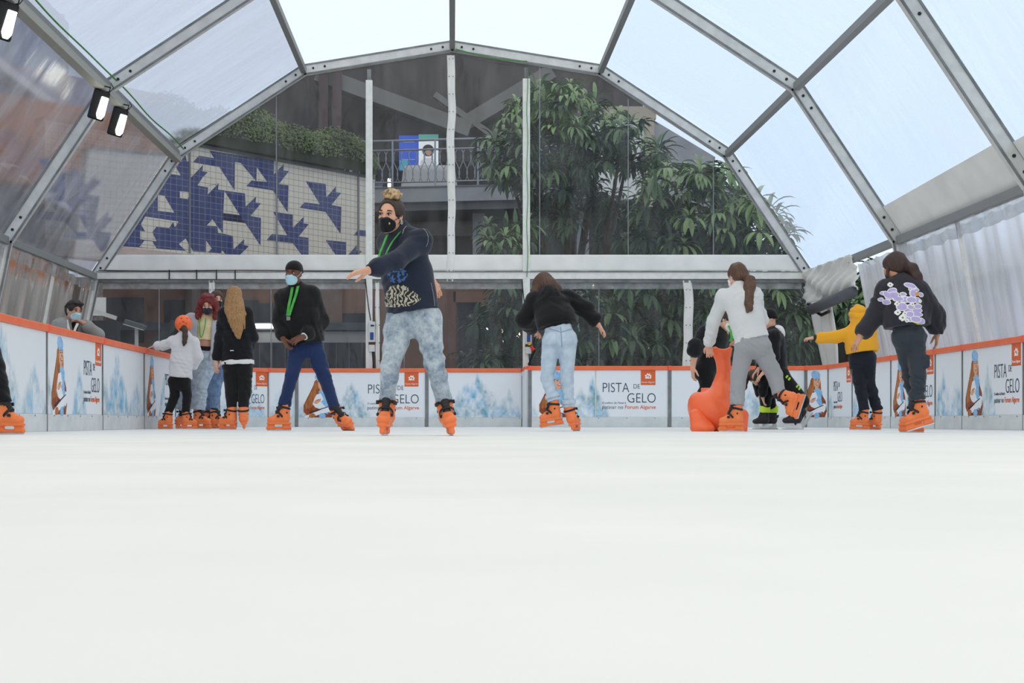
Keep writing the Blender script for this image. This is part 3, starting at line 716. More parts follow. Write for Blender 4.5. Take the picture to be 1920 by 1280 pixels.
# posters in the shop
def flat(name,px0,py0,px1,py1,d,m,label,cat,th=0.05):
    a=W(px0,py1,d); b=W(px1,py0,d)
    r=empty(name,(a[0],d,a[2])); tag(r,label,cat)
    MB().box((0,0,0),(b[0]-a[0],th,b[2]-a[2])).build('board',m,r); return r,(b[0]-a[0]),(b[2]-a[2])
r,w,h=flat('shop_poster',748,254,785,320,47.3,mat('poster_blue',(46,84,190),0.5,emis=((46,84,190),0.35)),'blue shop poster with faint white writing behind the bridge railing','poster')
text_mesh('NOVO',0.16,WPAPER,r,(0.16,-0.01,h*0.6)) if False else None
mb=MB().box((0.15,-0.02,h*0.80),(0.52,0,h*0.84)).box((0.22,-0.02,h*0.55),(0.42,0,h*0.62)).box((0.1,-0.02,h*0.30),(0.55,0,h*0.33)); mb.build('print_marks',mat('poster_pale',(150,176,226),0.5),r)
MB().box((0.02,-0.02,0.02),(w*0.45,0,h*0.30)).build('print_block',mat('poster_aqua',(90,190,220),0.5),r)
r,w,h=flat('shop_poster',785,252,822,312,47.2,mat('poster_white',(226,232,230),0.5,emis=((226,232,230),0.35)),'white and teal shop poster with a dark haired head, right of the blue one','poster')
MB().box((0,-0.02,h*0.82),(w,0,h)).build('print_block',mat('poster_teal',(110,200,180),0.5),r)
mb=MB().prism(ell(w*0.48,h*0.5,0.2,0.2),-0.02,0); mb.build('printed_hair',DARK,r)
mb=MB().prism(ell(w*0.5,h*0.45,0.10,0.13),-0.03,0); mb.build('printed_face',mat('print_skin',(206,160,136),0.6),r)
MB().prism(ell(w*0.5,h*0.12,0.28,0.16),-0.02,0).build('printed_shirt',mat('print_shirt',(240,240,240),0.6),r)
# covered counter and lamps on the gallery
mb=MB(); pr=[]
r=empty('covered_stand',(-0.75,45.0,6.9)); tag(r,'stand under a pale grey cover behind the railing, below the posters','stand')
vs=[];fs=[]; n=40
for j in range(9):
    v=j/8
    for i in range(n):
        t=2*math.pi*i/n; rr=(0.62+0.12*v)*(1+0.05*math.sin(t*11)*v); sq=1/max(abs(math.cos(t)),abs(math.sin(t)))**0.6
        vs.append((rr*sq*1.35*math.cos(t),rr*sq*0.6*math.sin(t),1.45*(1-v)))
for j in range(8):
    for i in range(n): fs.append((j*n+i,j*n+(i+1)%n,(j+1)*n+(i+1)%n,(j+1)*n+i))
fs.append(tuple(range(n-1,-1,-1)))
mesh_obj('cover',vs,fs,mat('cover_grey',(176,178,180),0.7,bump=(5,0.3)),r,smooth=True)
LAMP=mat('shop_lamp',(255,240,214),0.5,emis=((255,232,196),3.0)); LAMPW=mat('strip_lamp',(255,255,255),0.5,emis=((255,250,244),5.0))
r=empty('display_rack',(-3.1,45.6,6.9)); tag(r,'shop display rack with a lit white edge at the left end of the railing','rack')
MB().box((-0.05,0,0),(0.0,0.1,1.2)).build('light_tube',LAMPW,r); MB().box((0.05,0.0,0.1),(0.8,0.3,1.1)).build('shelf_block',mat('rack_blue',(112,124,150),0.6,noise=(9,(70,76,92))),r)
for z in (0.3,0.6,0.9): MB().box((0.05,-0.05,z),(0.8,0.0,z+0.03)).build('shelf',RAILM,r)
rnd=random.Random(13)
for i in range(8):
    px=645+i*13+rnd.uniform(-2,2); py=rnd.uniform(244,258); p=W(px,py,48.5)
    r=tag(MB().tube([(0,0,-0.05),(0,0,0.06)],[0.09,0.05],8).build('shop_lamp',LAMP,None),'small warm shop lamp in the row glowing behind the railing','lamp','row of warm shop lamps'); r.location=p
for (px,py,lb) in ((730,344,'bright short lamp low behind the railing, above the fair haired woman'),(684,358,'bright lamp at the foot of the railing left of the white post')):
    p=W(px,py,43.8); r=tag(MB().box((-0.05,-0.03,-0.12),(0.05,0.03,0.16)).build('floor_lamp',LAMPW,None,bevel=0.02),lb,'lamp'); r.location=p

# white wall panels right of the tree top, grey post
pb=empty('white_kiosk',(W(1120,0,45)[0],45,0)); tag(pb,'white panelled wall seen through the tree under the right roof slope','building')
x1=W(1215,0,45)[0]-W(1120,0,45)[0]
MB().box((-0.3,0,7.3),(x1,0.3,10.0)).build('white_panel',mat('kiosk_white',(226,228,226),0.6,noise=(1.0,(212,214,212))),pb)
MB().box((-0.6,-0.1,9.9),(x1+0.25,0.4,10.3)).build('lintel',mat('kiosk_beige',(176,166,150),0.7),pb)
MB().box((x1-0.12,-0.15,6.9),(x1+0.18,0.3,9.9)).build('post',mat('kiosk_post',(178,168,150),0.7),pb)
MB().prism([(x1+0.2,6.2),(x1+2.2,6.2),(x1+2.2,8.7),(x1+0.2,9.9)],0.1,0.4).build('grey_panel',mat('kiosk_grey',(158,160,164),0.7,noise=(1.5,(140,142,148))),pb)
MB().bar((x1+1.6,-0.1,8.3),(x1+4.0,-0.1,6.2),0.2,0.2,up=(0,1,0)).build('brace',mat('kiosk_grey2',(170,172,176),0.7),pb)
gw=empty('dark_backdrop',(9.5,46.5,0)); tag(gw,'dark backdrop put in behind the greenery at the right of the gable','wall')
MB().box((0.5,0,-0.1),(5.2,0.5,4.75)).build('low_backdrop_face',mat('green_dark2',(44,50,48),0.9,noise=(0.9,(34,40,38))),gw)  # dark sheet added so the view between the leaves stays dark
MB().box((-6.5,0,-0.1),(0.5,0.5,8.0)).build('wall_face',mat('green_dark',(48,54,50),0.9,noise=(0.9,(36,42,40))),gw)

# lower storey seen under the valance: brown wall, dark openings, frames
lw=empty('service_building',(0,32.5,0)); tag(lw,'brown service wall with dark openings behind the lower gable','building')
def wbox(px0,py0,px1,py1,y0,y1,name,m,d=32.5):
    a=W(px0,py1,d); b=W(px1,py0,d); MB().box((a[0],y0,a[2]),(b[0],y1,b[2])).build(name,m,lw)
wbox(120,516,960,800,0.4,0.6,'brown_wall',mat('service_brown',(140,106,88),0.85,noise=(0.9,(116,88,74))))
OPEN=mat('opening_dark',(44,46,52),0.8,noise=(2.0,(54,56,62)))
for q in ((193,555,262,640),(302,560,480,640),(480,566,520,620),(640,585,690,640),(860,560,905,690)): wbox(*q,0.34,0.42,'opening',OPEN)
wbox(190,604,700,618,0.1,0.3,'steel_beam',mat('steel_blue',(70,78,86),0.6))
wbox(470,620,700,643,0.2,0.38,'pale_band',mat('pale_band',(160,164,164),0.6))
wbox(455,642,700,700,0.0,0.3,'dark_panel',mat('dark_panel',(48,50,56),0.5))
for x in range(462,700,24): wbox(x,642,x+1.6,700,-0.02,0.02,'panel_seam',mat('seam_grey',(96,100,104),0.6))
wbox(478,607,522,615,-0.05,0.05,'strip_light',LAMPW)
wbox(585,530,640,604,0.25,0.4,'stone_pier',mat('pier',(124,104,94),0.8,noise=(3.0,(106,90,82))))
for a,b in (((268,668),(330,604)),):
    p,q=W(*a,32.4),W(*b,32.4); MB().bar((p[0],-0.1,p[2]),(q[0],-0.1,q[2]),0.2,0.12,up=(0,1,0)).build('brace',mat('steel_blue',(70,78,86),0.6),lw)
wbox(850,545,965,565,0.2,0.38,'timber_beam',mat('timber',(140,104,82),0.8)); wbox(840,545,855,700,0.2,0.38,'timber_post',mat('timber2',(118,84,66),0.8)); wbox(905,560,918,700,0.1,0.38,'timber_post',mat('timber',(140,104,82),0.8))
# small lights between the leaves
for i,(px,py) in enumerate([(902,617),(913,617),(923,642),(946,638),(970,632),(947,630),(941,620),(955,618),(909,635),(975,626),(1112,536),(1147,540),(1215,650)]):
    p=W(px,py,30.6+0.05*i); s=0.035 if i!=3 else 0.10
    o=tag(MB().tube([(0,0,-s),(0,0,0),(0,0,s)],[s*0.4,s,s*0.3],8).build('fairy_light',LAMP,None),'tiny warm light glowing among the dark leaves behind the lower gable','lamp','string of tiny warm lights'); o.location=p
# spotlight stand and monitor behind the left board
r=empty('lamp_stand',(W(256,0,27.2)[0],27.2,0)); tag(r,'grey floodlight on a white pole outside, above the left boards','lamp')
MB().bar((0,0,0),(0,0,1.98),0.06,0.06).build('pole',WHITE_ALU,r); MB().bar((-0.2,0,2.06),(0.16,0,1.94),0.35,0.09).build('lamp_head',mat('lamp_grey',(108,114,118),0.5),r,bevel=0.02); MB().bar((-0.22,-0.18,2.0),(0.18,-0.18,1.88),0.03,0.02).build('rim',WHITE_ALU,r)
r=empty('tilted_panel',(W(190,0,27.4)[0],27.4,0)); tag(r,'white tilted bar on a dark box outside, right of the leaning man','sign')
MB().bar((-0.25,0,2.32),(0.30,0,2.14),0.05,0.08).build('white_bar',WHITE_ALU,r); MB().box((-0.22,0.05,0),(0.28,0.4,2.1)).build('dark_box',OPEN,r)
r=empty('stone_pillar',(W(175,0,28.2)[0],28.2,0)); tag(r,'speckled stone pillar with a white notice at the left corner outside','pillar')
MB().box((-0.16,0,0),(0.12,0.3,3.0)).build('shaft',mat('speckled',(150,140,132),0.8,noise=(16,(110,102,96))),r); MB().box((-0.1,-0.03,2.25),(0.26,0.0,2.62)).build('notice',WPAPER,r)

# ---- umbrella trees
LEAVES=[mat('tree_leaf_mid',(86,116,80),0.45,noise=(0.9,(60,88,64)),spec=0.4), mat('tree_leaf_lit',(132,160,106),0.45,noise=(1.2,(96,128,84)),spec=0.4), mat('tree_leaf_shaded',(48,74,56),0.5,noise=(0.9,(36,58,48)),spec=0.3)]  # lit and shaded copies of one leaf, light painted into the colour
TRUNK=mat('tree_trunk',(96,84,68),0.85,noise=(6.0,(70,60,50)))
def leaflet(base,dirv,length,width,droop,rnd):
    d=Vector(dirv).normalized(); up=Vector((0,0,1)); side=d.cross(up)
    side = side.normalized() if side.length>0.05 else Vector((1,0,0))
    vs=[];fs=[]; n=5; p=Vector(base); cur=d.copy()
    for i in range(n+1):
        t=i/n; w=width*math.sin(math.pi*min(1,(0.06+t*0.94)))**0.75*0.5 if 0<i<n else 0.004
        nrm=side.cross(cur).normalized()
        vs+=[p-side*w+nrm*w*0.35,p,p+side*w+nrm*w*0.35]
        p=p+cur*(length/n); cur=(cur+Vector((0,0,-droop/n))).normalized()
    for i in range(n):
        a=i*3; fs+=[(a,a+1,a+4,a+3),(a+1,a+2,a+5,a+4)]
    return vs,fs
def rosette(mb,p,r,rnd,mi,facing=(0,-0.45,0.5)):
    n=rnd.randint(10,14); ph=rnd.random()*6.28; ax=(Vector(facing)+Vector((rnd.gauss(0,0.25),rnd.gauss(0,0.2),rnd.gauss(0,0.15)))).normalized()
    x=ax.cross(Vector((0.3,1,0.2))).normalized(); y=ax.cross(x)
    for k in range(n):
        t=ph+2*math.pi*k/n+rnd.gauss(0,0.12); el=rnd.uniform(0.05,0.4)
        d=x*math.cos(t)+y*math.sin(t)+ax*el
        vs,fs=leaflet(Vector(p)+d*0.05,d,r*rnd.uniform(0.8,1.15),r*0.225,rnd.uniform(1.1,2.1),rnd); mb.add(vs,fs,mi)
def tree(label,blobs,trunk,seed,size):
    """blobs: (px,py,d,rx,rz px,count,share of lit leaf colour)"""
    rnd=random.Random(seed); tx,td=trunk
    r=empty('umbrella_tree',(W(tx,0,td)[0],td,0)); tag(r,label,'tree','umbrella trees behind the gable'); o0=Vector(r.location)
    mb=MB(); tm=MB(); tops=[]
    for (px,py,d,rx,rz,cnt,light) in blobs:
        c=Vector(W(px,py,d)); tops.append(c)
        for q in range(int(cnt*1.8)):
            a=rnd.uniform(0,6.28); rr=rnd.random()**0.5; dd=d+rnd.uniform(-0.9,0.9)
            p=Vector(W(px+rx*rr*math.cos(a),py+rz*rr*math.sin(a),dd))
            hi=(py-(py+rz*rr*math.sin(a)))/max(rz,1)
            mi=1 if rnd.random()<light*(1+0.8*hi) else (2 if rnd.random()<0.35-0.3*hi else 0)  # lit colour favours the upper leaves, shaded colour the lower ones
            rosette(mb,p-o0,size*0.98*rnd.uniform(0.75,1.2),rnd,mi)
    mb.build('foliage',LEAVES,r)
    base=Vector((0,0,-0.06))
    for c in tops:
        q=c-o0; mid=base.lerp(q,0.5)+Vector((rnd.gauss(0,0.15),0.3,rnd.gauss(0,0.1)-0.2))
        tm.tube([base+Vector((0,0.2,0)),base.lerp(mid,0.5)+Vector((0,0.25,0.2)),mid,q+Vector((0,0.2,0))],[0.13,0.10,0.07,0.03],8)
    tm.build('trunk',TRUNK,r,smooth=True)
    return r
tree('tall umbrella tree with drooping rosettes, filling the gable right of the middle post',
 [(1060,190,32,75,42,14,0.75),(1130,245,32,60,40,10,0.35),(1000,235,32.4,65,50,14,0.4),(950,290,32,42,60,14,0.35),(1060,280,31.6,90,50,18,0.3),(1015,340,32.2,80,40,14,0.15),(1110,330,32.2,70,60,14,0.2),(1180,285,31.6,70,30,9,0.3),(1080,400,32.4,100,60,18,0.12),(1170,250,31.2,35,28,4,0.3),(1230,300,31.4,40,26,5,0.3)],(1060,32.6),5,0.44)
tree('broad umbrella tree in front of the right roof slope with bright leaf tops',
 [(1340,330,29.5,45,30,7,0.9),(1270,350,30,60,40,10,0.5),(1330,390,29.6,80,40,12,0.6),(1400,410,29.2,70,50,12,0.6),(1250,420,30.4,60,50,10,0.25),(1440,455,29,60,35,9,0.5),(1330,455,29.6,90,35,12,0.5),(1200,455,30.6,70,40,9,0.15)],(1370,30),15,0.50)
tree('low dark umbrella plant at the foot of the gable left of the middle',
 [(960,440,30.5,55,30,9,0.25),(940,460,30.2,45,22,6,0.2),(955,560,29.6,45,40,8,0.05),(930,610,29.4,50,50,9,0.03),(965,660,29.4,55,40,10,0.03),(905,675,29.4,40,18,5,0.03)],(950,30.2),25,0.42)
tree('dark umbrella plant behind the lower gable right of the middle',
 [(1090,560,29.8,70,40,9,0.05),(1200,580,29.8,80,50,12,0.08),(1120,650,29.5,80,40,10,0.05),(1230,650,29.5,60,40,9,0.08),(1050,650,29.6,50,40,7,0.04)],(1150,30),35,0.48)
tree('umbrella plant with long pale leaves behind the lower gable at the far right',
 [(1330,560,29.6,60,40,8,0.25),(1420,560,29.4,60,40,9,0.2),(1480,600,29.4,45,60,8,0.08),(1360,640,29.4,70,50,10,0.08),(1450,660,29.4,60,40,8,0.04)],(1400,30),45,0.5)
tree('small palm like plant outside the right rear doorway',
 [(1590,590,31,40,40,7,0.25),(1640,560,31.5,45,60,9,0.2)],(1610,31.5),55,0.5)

# ---- buildings beyond the left side of the tent
fl=empty('left_mall_facade',(-13,0,0)); tag(fl,'mall facade with white bands and blue glass seen through the left roof film','building')
def fx(z0,z1,m,name,x0=0.0,x1=-0.6,y0=20,y1=47): MB().box((x1,y0,z0),(x0,y1,z1)).build(name,m,fl)
GLB=mat('facade_glass',(96,128,176),0.25,noise=(0.35,(140,166,204)),stretch=(1,0.3,1.5))
fx(-0.1,2.6,mat('facade_low',(150,116,86),0.8,noise=(0.7,(110,88,70))),'plinth')
fx(2.6,4.35,mat('facade_pale',(232,232,232),0.6,noise=(0.4,(188,188,190))),'pale_band',0.25)
fx(4.35,5.6,mat('facade_copper',(244,164,108),0.45,0.0,noise=(1.6,(196,120,78)),stretch=(1,2.5,0.3)),'copper_band')
fx(5.6,7.25,mat('facade_navy',(62,66,90),0.4,noise=(0.6,(86,76,74))),'dark_glass_band')
fx(7.25,7.5,mat('facade_white',(222,222,220),0.6),'white_band',0.4)
fx(7.5,9.75,GLB,'blue_glass_band')
fx(9.75,10.0,mat('facade_white',(222,222,220),0.6),'white_band',0.4)
fx(10.0,12.2,mat('facade_grey',(150,156,172),0.5,noise=(0.5,(96,104,138))),'grey_glass_band')
fx(12.2,13.6,mat('facade_brown',(130,104,98),0.7,noise=(0.6,(84,92,128))),'brown_band')
for y in range(22,47,4): MB().box((0.0,y-0.08,0),(0.12,y+0.08,13.6)).build('mullion',mat('facade_mullion',(150,150,152),0.6),fl)
ob=empty('upper_terrace',(A0[0],A0[1],0),WANG); tag(ob,'terracotta wall rising behind the hedge at the left','wall')
MB().box((-3.5,3.0,6.2),(3.2,3.5,8.2)).build('wall_face',TERRA,ob)
# pale bands added for the hazy sky seen through the right curtain
rb=empty('haze_backdrop',(18,0,0)); tag(rb,'pale lilac backdrop with a white top, added as haze beyond the right curtain','building')
MB().box((0,14,-0.1),(0.6,70,2.4)).build('haze_low',mat('haze_mauve',(204,198,214),0.8,noise=(0.5,(222,218,230)),stretch=(1,0.6,1)),rb)
MB().box((0.1,14,2.4),(0.6,70,5.0)).build('haze_mid',mat('haze_blue',(200,214,238),0.4,noise=(0.5,(220,228,242)),stretch=(1,0.5,1)),rb)
MB().box((-0.4,14,5.0),(0.6,70,6.6)).build('haze_top',mat('haze_white',(240,242,246),0.6),rb)
# ------------------------------------------------------------------ figures: signed-distance modelling
V3=lambda *a: np.array(a,dtype=float)
def unit(v): v=np.asarray(v,float); return v/max(np.linalg.norm(v),1e-9)
class Field:
    """union of soft primitives, meshed as one closed surface"""
    def __init__(s): s.pr=[]; s.disp=None
    def _add(s,fn,lo,hi,k,op): s.pr.append((fn,np.asarray(lo,float),np.asarray(hi,float),k,op)); return s
    def cone(s,a,b,ra,rb,k=0.02,op='u'):
        a=np.asarray(a,float); b=np.asarray(b,float); d=b-a; L2=max(d@d,1e-12)
        def fn(X,Y,Z):
            px,py,pz=X-a[0],Y-a[1],Z-a[2]
            t=np.clip((px*d[0]+py*d[1]+pz*d[2])/L2,0,1)
            return np.sqrt((px-t*d[0])**2+(py-t*d[1])**2+(pz-t*d[2])**2)-(ra+(rb-ra)*t)
        r=max(ra,rb); return s._add(fn,np.minimum(a,b)-r,np.maximum(a,b)+r,k,op)
    def chain(s,pts,rs,k=0.02,op='u'):
        for i in range(len(pts)-1): s.cone(pts[i],pts[i+1],rs[i],rs[i+1],k,op)
        return s
    def ell(s,c,r,R=None,k=0.02,op='u'):
        c=np.asarray(c,float); r=np.asarray(r,float); R=np.eye(3) if R is None else R
        ext=np.sqrt(((R*r)**2).sum(1))
        def fn(X,Y,Z):
            px,py,pz=X-c[0],Y-c[1],Z-c[2]
            q=[(px*R[0,i]+py*R[1,i]+pz*R[2,i]) for i in range(3)]
            k0=np.sqrt((q[0]/r[0])**2+(q[1]/r[1])**2+(q[2]/r[2])**2)
            k1=np.sqrt((q[0]/r[0]**2)**2+(q[1]/r[1]**2)**2+(q[2]/r[2]**2)**2)
            return k0*(k0-1)/np.maximum(k1,1e-6)
        return s._add(fn,c-ext,c+ext,k,op)
    def slab(s,a,b,ra,rb,side,k=0.04,op='u'):
        """tapered piece with an oval section: ra, rb = (half width, half depth)"""
        a=np.asarray(a,float); b=np.asarray(b,float); d=b-a; L=np.linalg.norm(d); z=d/L
        x=np.asarray(side,float); x=unit(x-z*(x@z)); y=np.cross(z,x)
        def fn(X,Y,Z):
            px,py,pz=X-a[0],Y-a[1],Z-a[2]
            h=px*z[0]+py*z[1]+pz*z[2]; t=np.clip(h/L,0,1); e=h-t*L
            rx=ra[0]+(rb[0]-ra[0])*t; ry=ra[1]+(rb[1]-ra[1])*t; rz=np.minimum(rx,ry)
            qx=px*x[0]+py*x[1]+pz*x[2]; qy=px*y[0]+py*y[1]+pz*y[2]
            k0=np.sqrt((qx/rx)**2+(qy/ry)**2+(e/rz)**2); k1=np.sqrt((qx/rx**2)**2+(qy/ry**2)**2+(e/rz**2)**2)
            return k0*(k0-1)/np.maximum(k1,1e-6)
        r=max(max(ra),max(rb)); return s._add(fn,np.minimum(a,b)-r,np.maximum(a,b)+r,k,op)
    def box(s,c,h,R=None,rd=0.01,k=0.01,op='u'):
        c=np.asarray(c,float); h=np.asarray(h,float); R=np.eye(3) if R is None else R
        ext=(np.abs(R)*h).sum(1)
        def fn(X,Y,Z):
            px,py,pz=X-c[0],Y-c[1],Z-c[2]
            q=[np.abs(px*R[0,i]+py*R[1,i]+pz*R[2,i])-h[i]+rd for i in range(3)]
            return np.sqrt(sum(np.maximum(v,0)**2 for v in q))+np.minimum(np.maximum(np.maximum(q[0],q[1]),q[2]),0)-rd
        return s._add(fn,c-ext,c+ext,k,op)
    def cut(s,p,n,R=None):
        """remove everything on the side n points to (only within R of p)"""
        p=np.asarray(p,float); n=unit(n); R=R or 9.0
        def fn(X,Y,Z):
            d=(X-p[0])*n[0]+(Y-p[1])*n[1]+(Z-p[2])*n[2]
            if R<8: d=np.where((X-p[0])**2+(Y-p[1])**2+(Z-p[2])**2<R*R,d,-9.0)
            return d
        return s._add(fn,p-R,p+R,0.0,'i')
    def copy(s):
        f=Field(); f.pr=list(s.pr); f.disp=s.disp; return f
    def keep(s,other,k=0.0):
        """intersect with another field"""
        lo,hi=other.bounds()
        s._add(lambda X,Y,Z: other.value(X,Y,Z),lo-9,hi+9,k,'i'); return s
    def inflate(s,t):
        s._add(None,V3(-99,-99,-99),V3(99,99,99),t,'o'); return s
    def bounds(s):
        lo=np.min([p[1] for p in s.pr if p[4]=='u'],axis=0); hi=np.max([p[2] for p in s.pr if p[4]=='u'],axis=0); return lo,hi
    def value(s,X,Y,Z):
        F=np.full(np.broadcast(X,Y,Z).shape,0.5,np.float32)
        for fn,lo,hi,k,op in s.pr:
            if op=='o': F=F-k; continue
            d=fn(X,Y,Z)
            F=s._op(F,d,k,op)
        if s.disp is not None: F=F+s.disp(X,Y,Z)
        return F
    @staticmethod
    def _op(F,d,k,op):
        if op=='u':
            if k>0:
                h=np.clip(0.5+0.5*(F-d)/k,0,1); return F+(d-F)*h-k*h*(1-h)
            return np.minimum(F,d)
        if op=='s':
            d=-d
            if k>0:
                h=np.clip(0.5-0.5*(F-d)/k,0,1); return F+(d-F)*h+k*h*(1-h)
            return np.maximum(F,d)
        return np.maximum(F,d)
    def mesh(s,h,pad=0.03):
        lo,hi=s.bounds(); lo=lo-pad; hi=hi+pad
        n=np.ceil((hi-lo)/h).astype(int)+1
        ax=[(lo[i]+h*np.arange(n[i])).astype(np.float32) for i in range(3)]
        F=np.full(tuple(n),0.5,np.float32)
        for fn,l,u,k,op in s.pr:
            if op=='o': F-=k; continue
            m=(k+3*h+0.03) if op!='i' else 0
            i0=np.maximum(np.floor((l-m-lo)/h).astype(int),0); i1=np.minimum(np.ceil((u+m-lo)/h).astype(int)+1,n)
            if np.any(i1<=i0): continue
            sl=tuple(slice(a,b) for a,b in zip(i0,i1))
            X=ax[0][sl[0]][:,None,None]; Y=ax[1][sl[1]][None,:,None]; Z=ax[2][sl[2]][None,None,:]
            F[sl]=s._op(F[sl],np.asarray(fn(X,Y,Z),np.float32),k,op)
        if s.disp is not None:
            idx=np.nonzero(np.abs(F)<max(0.03,3*h)); F[idx]+=s.disp(ax[0][idx[0]],ax[1][idx[1]],ax[2][idx[2]]).astype(np.float32)
        F[0]=F[-1]=0.5; F[:,0]=F[:,-1]=0.5; F[:,:,0]=F[:,:,-1]=0.5
        return surface_nets(F,lo,h)
def surface_nets(F,lo,h):
    Sg=F<0; c=[(i,j,k) for i in (0,1) for j in (0,1) for k in (0,1)]
    nx,ny,nz=[v-1 for v in F.shape]
    cnt=np.zeros((nx,ny,nz),np.int8)
    for i,j,k in c: cnt+=Sg[i:nx+i,j:ny+j,k:nz+k]
    act=(cnt>0)&(cnt<8); ijk=np.argwhere(act)
    if len(ijk)==0: return np.zeros((0,3)),np.zeros((0,4),int)
    vid=np.full((nx,ny,nz),-1,np.int64); vid[act]=np.arange(len(ijk))
    P=np.zeros((len(ijk),3)); w=np.zeros(len(ijk))
    val={o:F[ijk[:,0]+o[0],ijk[:,1]+o[1],ijk[:,2]+o[2]] for o in c}
    for a in c:
        for axs in range(3):
            if a[axs]: continue
            b=tuple(a[q]+(q==axs) for q in range(3)); fa,fb=val[a],val[b]; m=(fa<0)!=(fb<0)
            t=np.where(m,fa/np.where(m,fa-fb,1),0)
            pt=np.array(a,float)[None,:]+np.eye(3)[axs][None,:]*t[:,None]
            P[m]+=pt[m]; w[m]+=1
    V=lo+h*(ijk+P/w[:,None]); Q=[]
    for axs in range(3):
        u,v=(axs+1)%3,(axs+2)%3
        sl0=[slice(1,-1)]*3; sl0[axs]=slice(0,-1); sl1=list(sl0); sl1[axs]=slice(1,None)
        A=Sg[tuple(sl0)]; B=Sg[tuple(sl1)]
        for sgn,m in ((1,A&~B),(-1,~A&B)):
            e=np.argwhere(m)
            if len(e)==0: continue
            off=np.array([1,1,1]); off[axs]=0; e=e+off
            du=np.eye(3,dtype=int)[u]; dv=np.eye(3,dtype=int)[v]
            q=[vid[tuple((e-x).T)] for x in (du+dv,dv,0*du,du)]
            q=np.stack(q if sgn>0 else q[::-1],1); Q.append(q[(q>=0).all(1)])
    return V,np.concatenate(Q)
def sdf_obj(name,f,h,m,parent,org,label=None,mfn=None):
    V,Q=f.mesh(h)
    if len(V)==0: return None
    me=bpy.data.meshes.new(name); V=V-np.asarray(org)
    me.vertices.add(len(V)); me.vertices.foreach_set('co',V.astype(np.float32).ravel())
    me.loops.add(len(Q)*4); me.loops.foreach_set('vertex_index',Q.astype(np.int32).ravel())
    me.polygons.add(len(Q)); me.polygons.foreach_set('loop_start',np.arange(0,4*len(Q),4,dtype=np.int32))
    me.polygons.foreach_set('use_smooth',np.ones(len(Q),bool))
    for x in (m if isinstance(m,(list,tuple)) else [m]): me.materials.append(x)
    me.update(calc_edges=True); me.validate()
    if mfn is not None:
        cen=V[Q].mean(1)+np.asarray(org); me.polygons.foreach_set('material_index',mfn(cen).astype(np.int32))
    o=link(bpy.data.objects.new(name,me),parent)
    if label: o['label']=label
    return o
def wrinkle(amp,sc,seed,axis=None):
    rs=np.random.RandomState(seed); D=[unit(rs.randn(3)+ (np.array(axis)*1.5 if axis is not None else 0)) for _ in range(5)]; ph=rs.rand(5)*6.3; fr=sc*(0.6+1.1*rs.rand(5))
    def fn(X,Y,Z):
        a=0; q=0.5*np.sin(X*sc*0.37+ph[0]+Z*7)+0.5*np.sin(Z*sc*0.41+ph[1]+X*9)
        for i,(d,p,f) in enumerate(zip(D,ph,fr)):
            t=np.sin((X*d[0]+Y*d[1]+Z*d[2])*f+p+2.4*q)
            a=a+(t if i%2 else (1-2*np.abs(t)**0.7))
        return amp*1.35*a/2.5*(0.7+0.6*np.sin(Z*8+X*5+ph[2]))
    return fn
def strands(amp,c,freq,seed=0,vert=0.0):
    """fine grooves running downwards round a head"""
    def fn(X,Y,Z):
        t=np.arctan2(Y-c[1],X-c[0]); return amp*(np.sin(t*freq+Z*vert+1.5*np.sin(Z*14+seed))+0.6*np.sin(t*freq*1.9+Z*9+seed))
    return fn
def wavy(amp,f,seed):
    return lambda X,Y,Z: amp*(np.sin(X*f+2*np.sin(Z*19+seed))+np.sin(Y*f*0.9+1.3*np.sin(Z*23+seed*2)))*0.7

SKIN=mat('skin_light',(226,176,150),0.5,sub=0.15,noise=(9.0,(214,160,134)),spec=0.35)
SKIN2=mat('skin_tan',(206,156,130),0.5,sub=0.15,noise=(9.0,(192,140,114)),spec=0.35)
SKINB=mat('skin_brown',(122,78,58),0.5,sub=0.1,noise=(9.0,(104,64,46)),spec=0.4)
EYEW=mat('eye_white',(226,224,220),0.3); IRIS=mat('iris_brown',(48,30,22),0.25); LASH=mat('lash',(40,28,24),0.6)

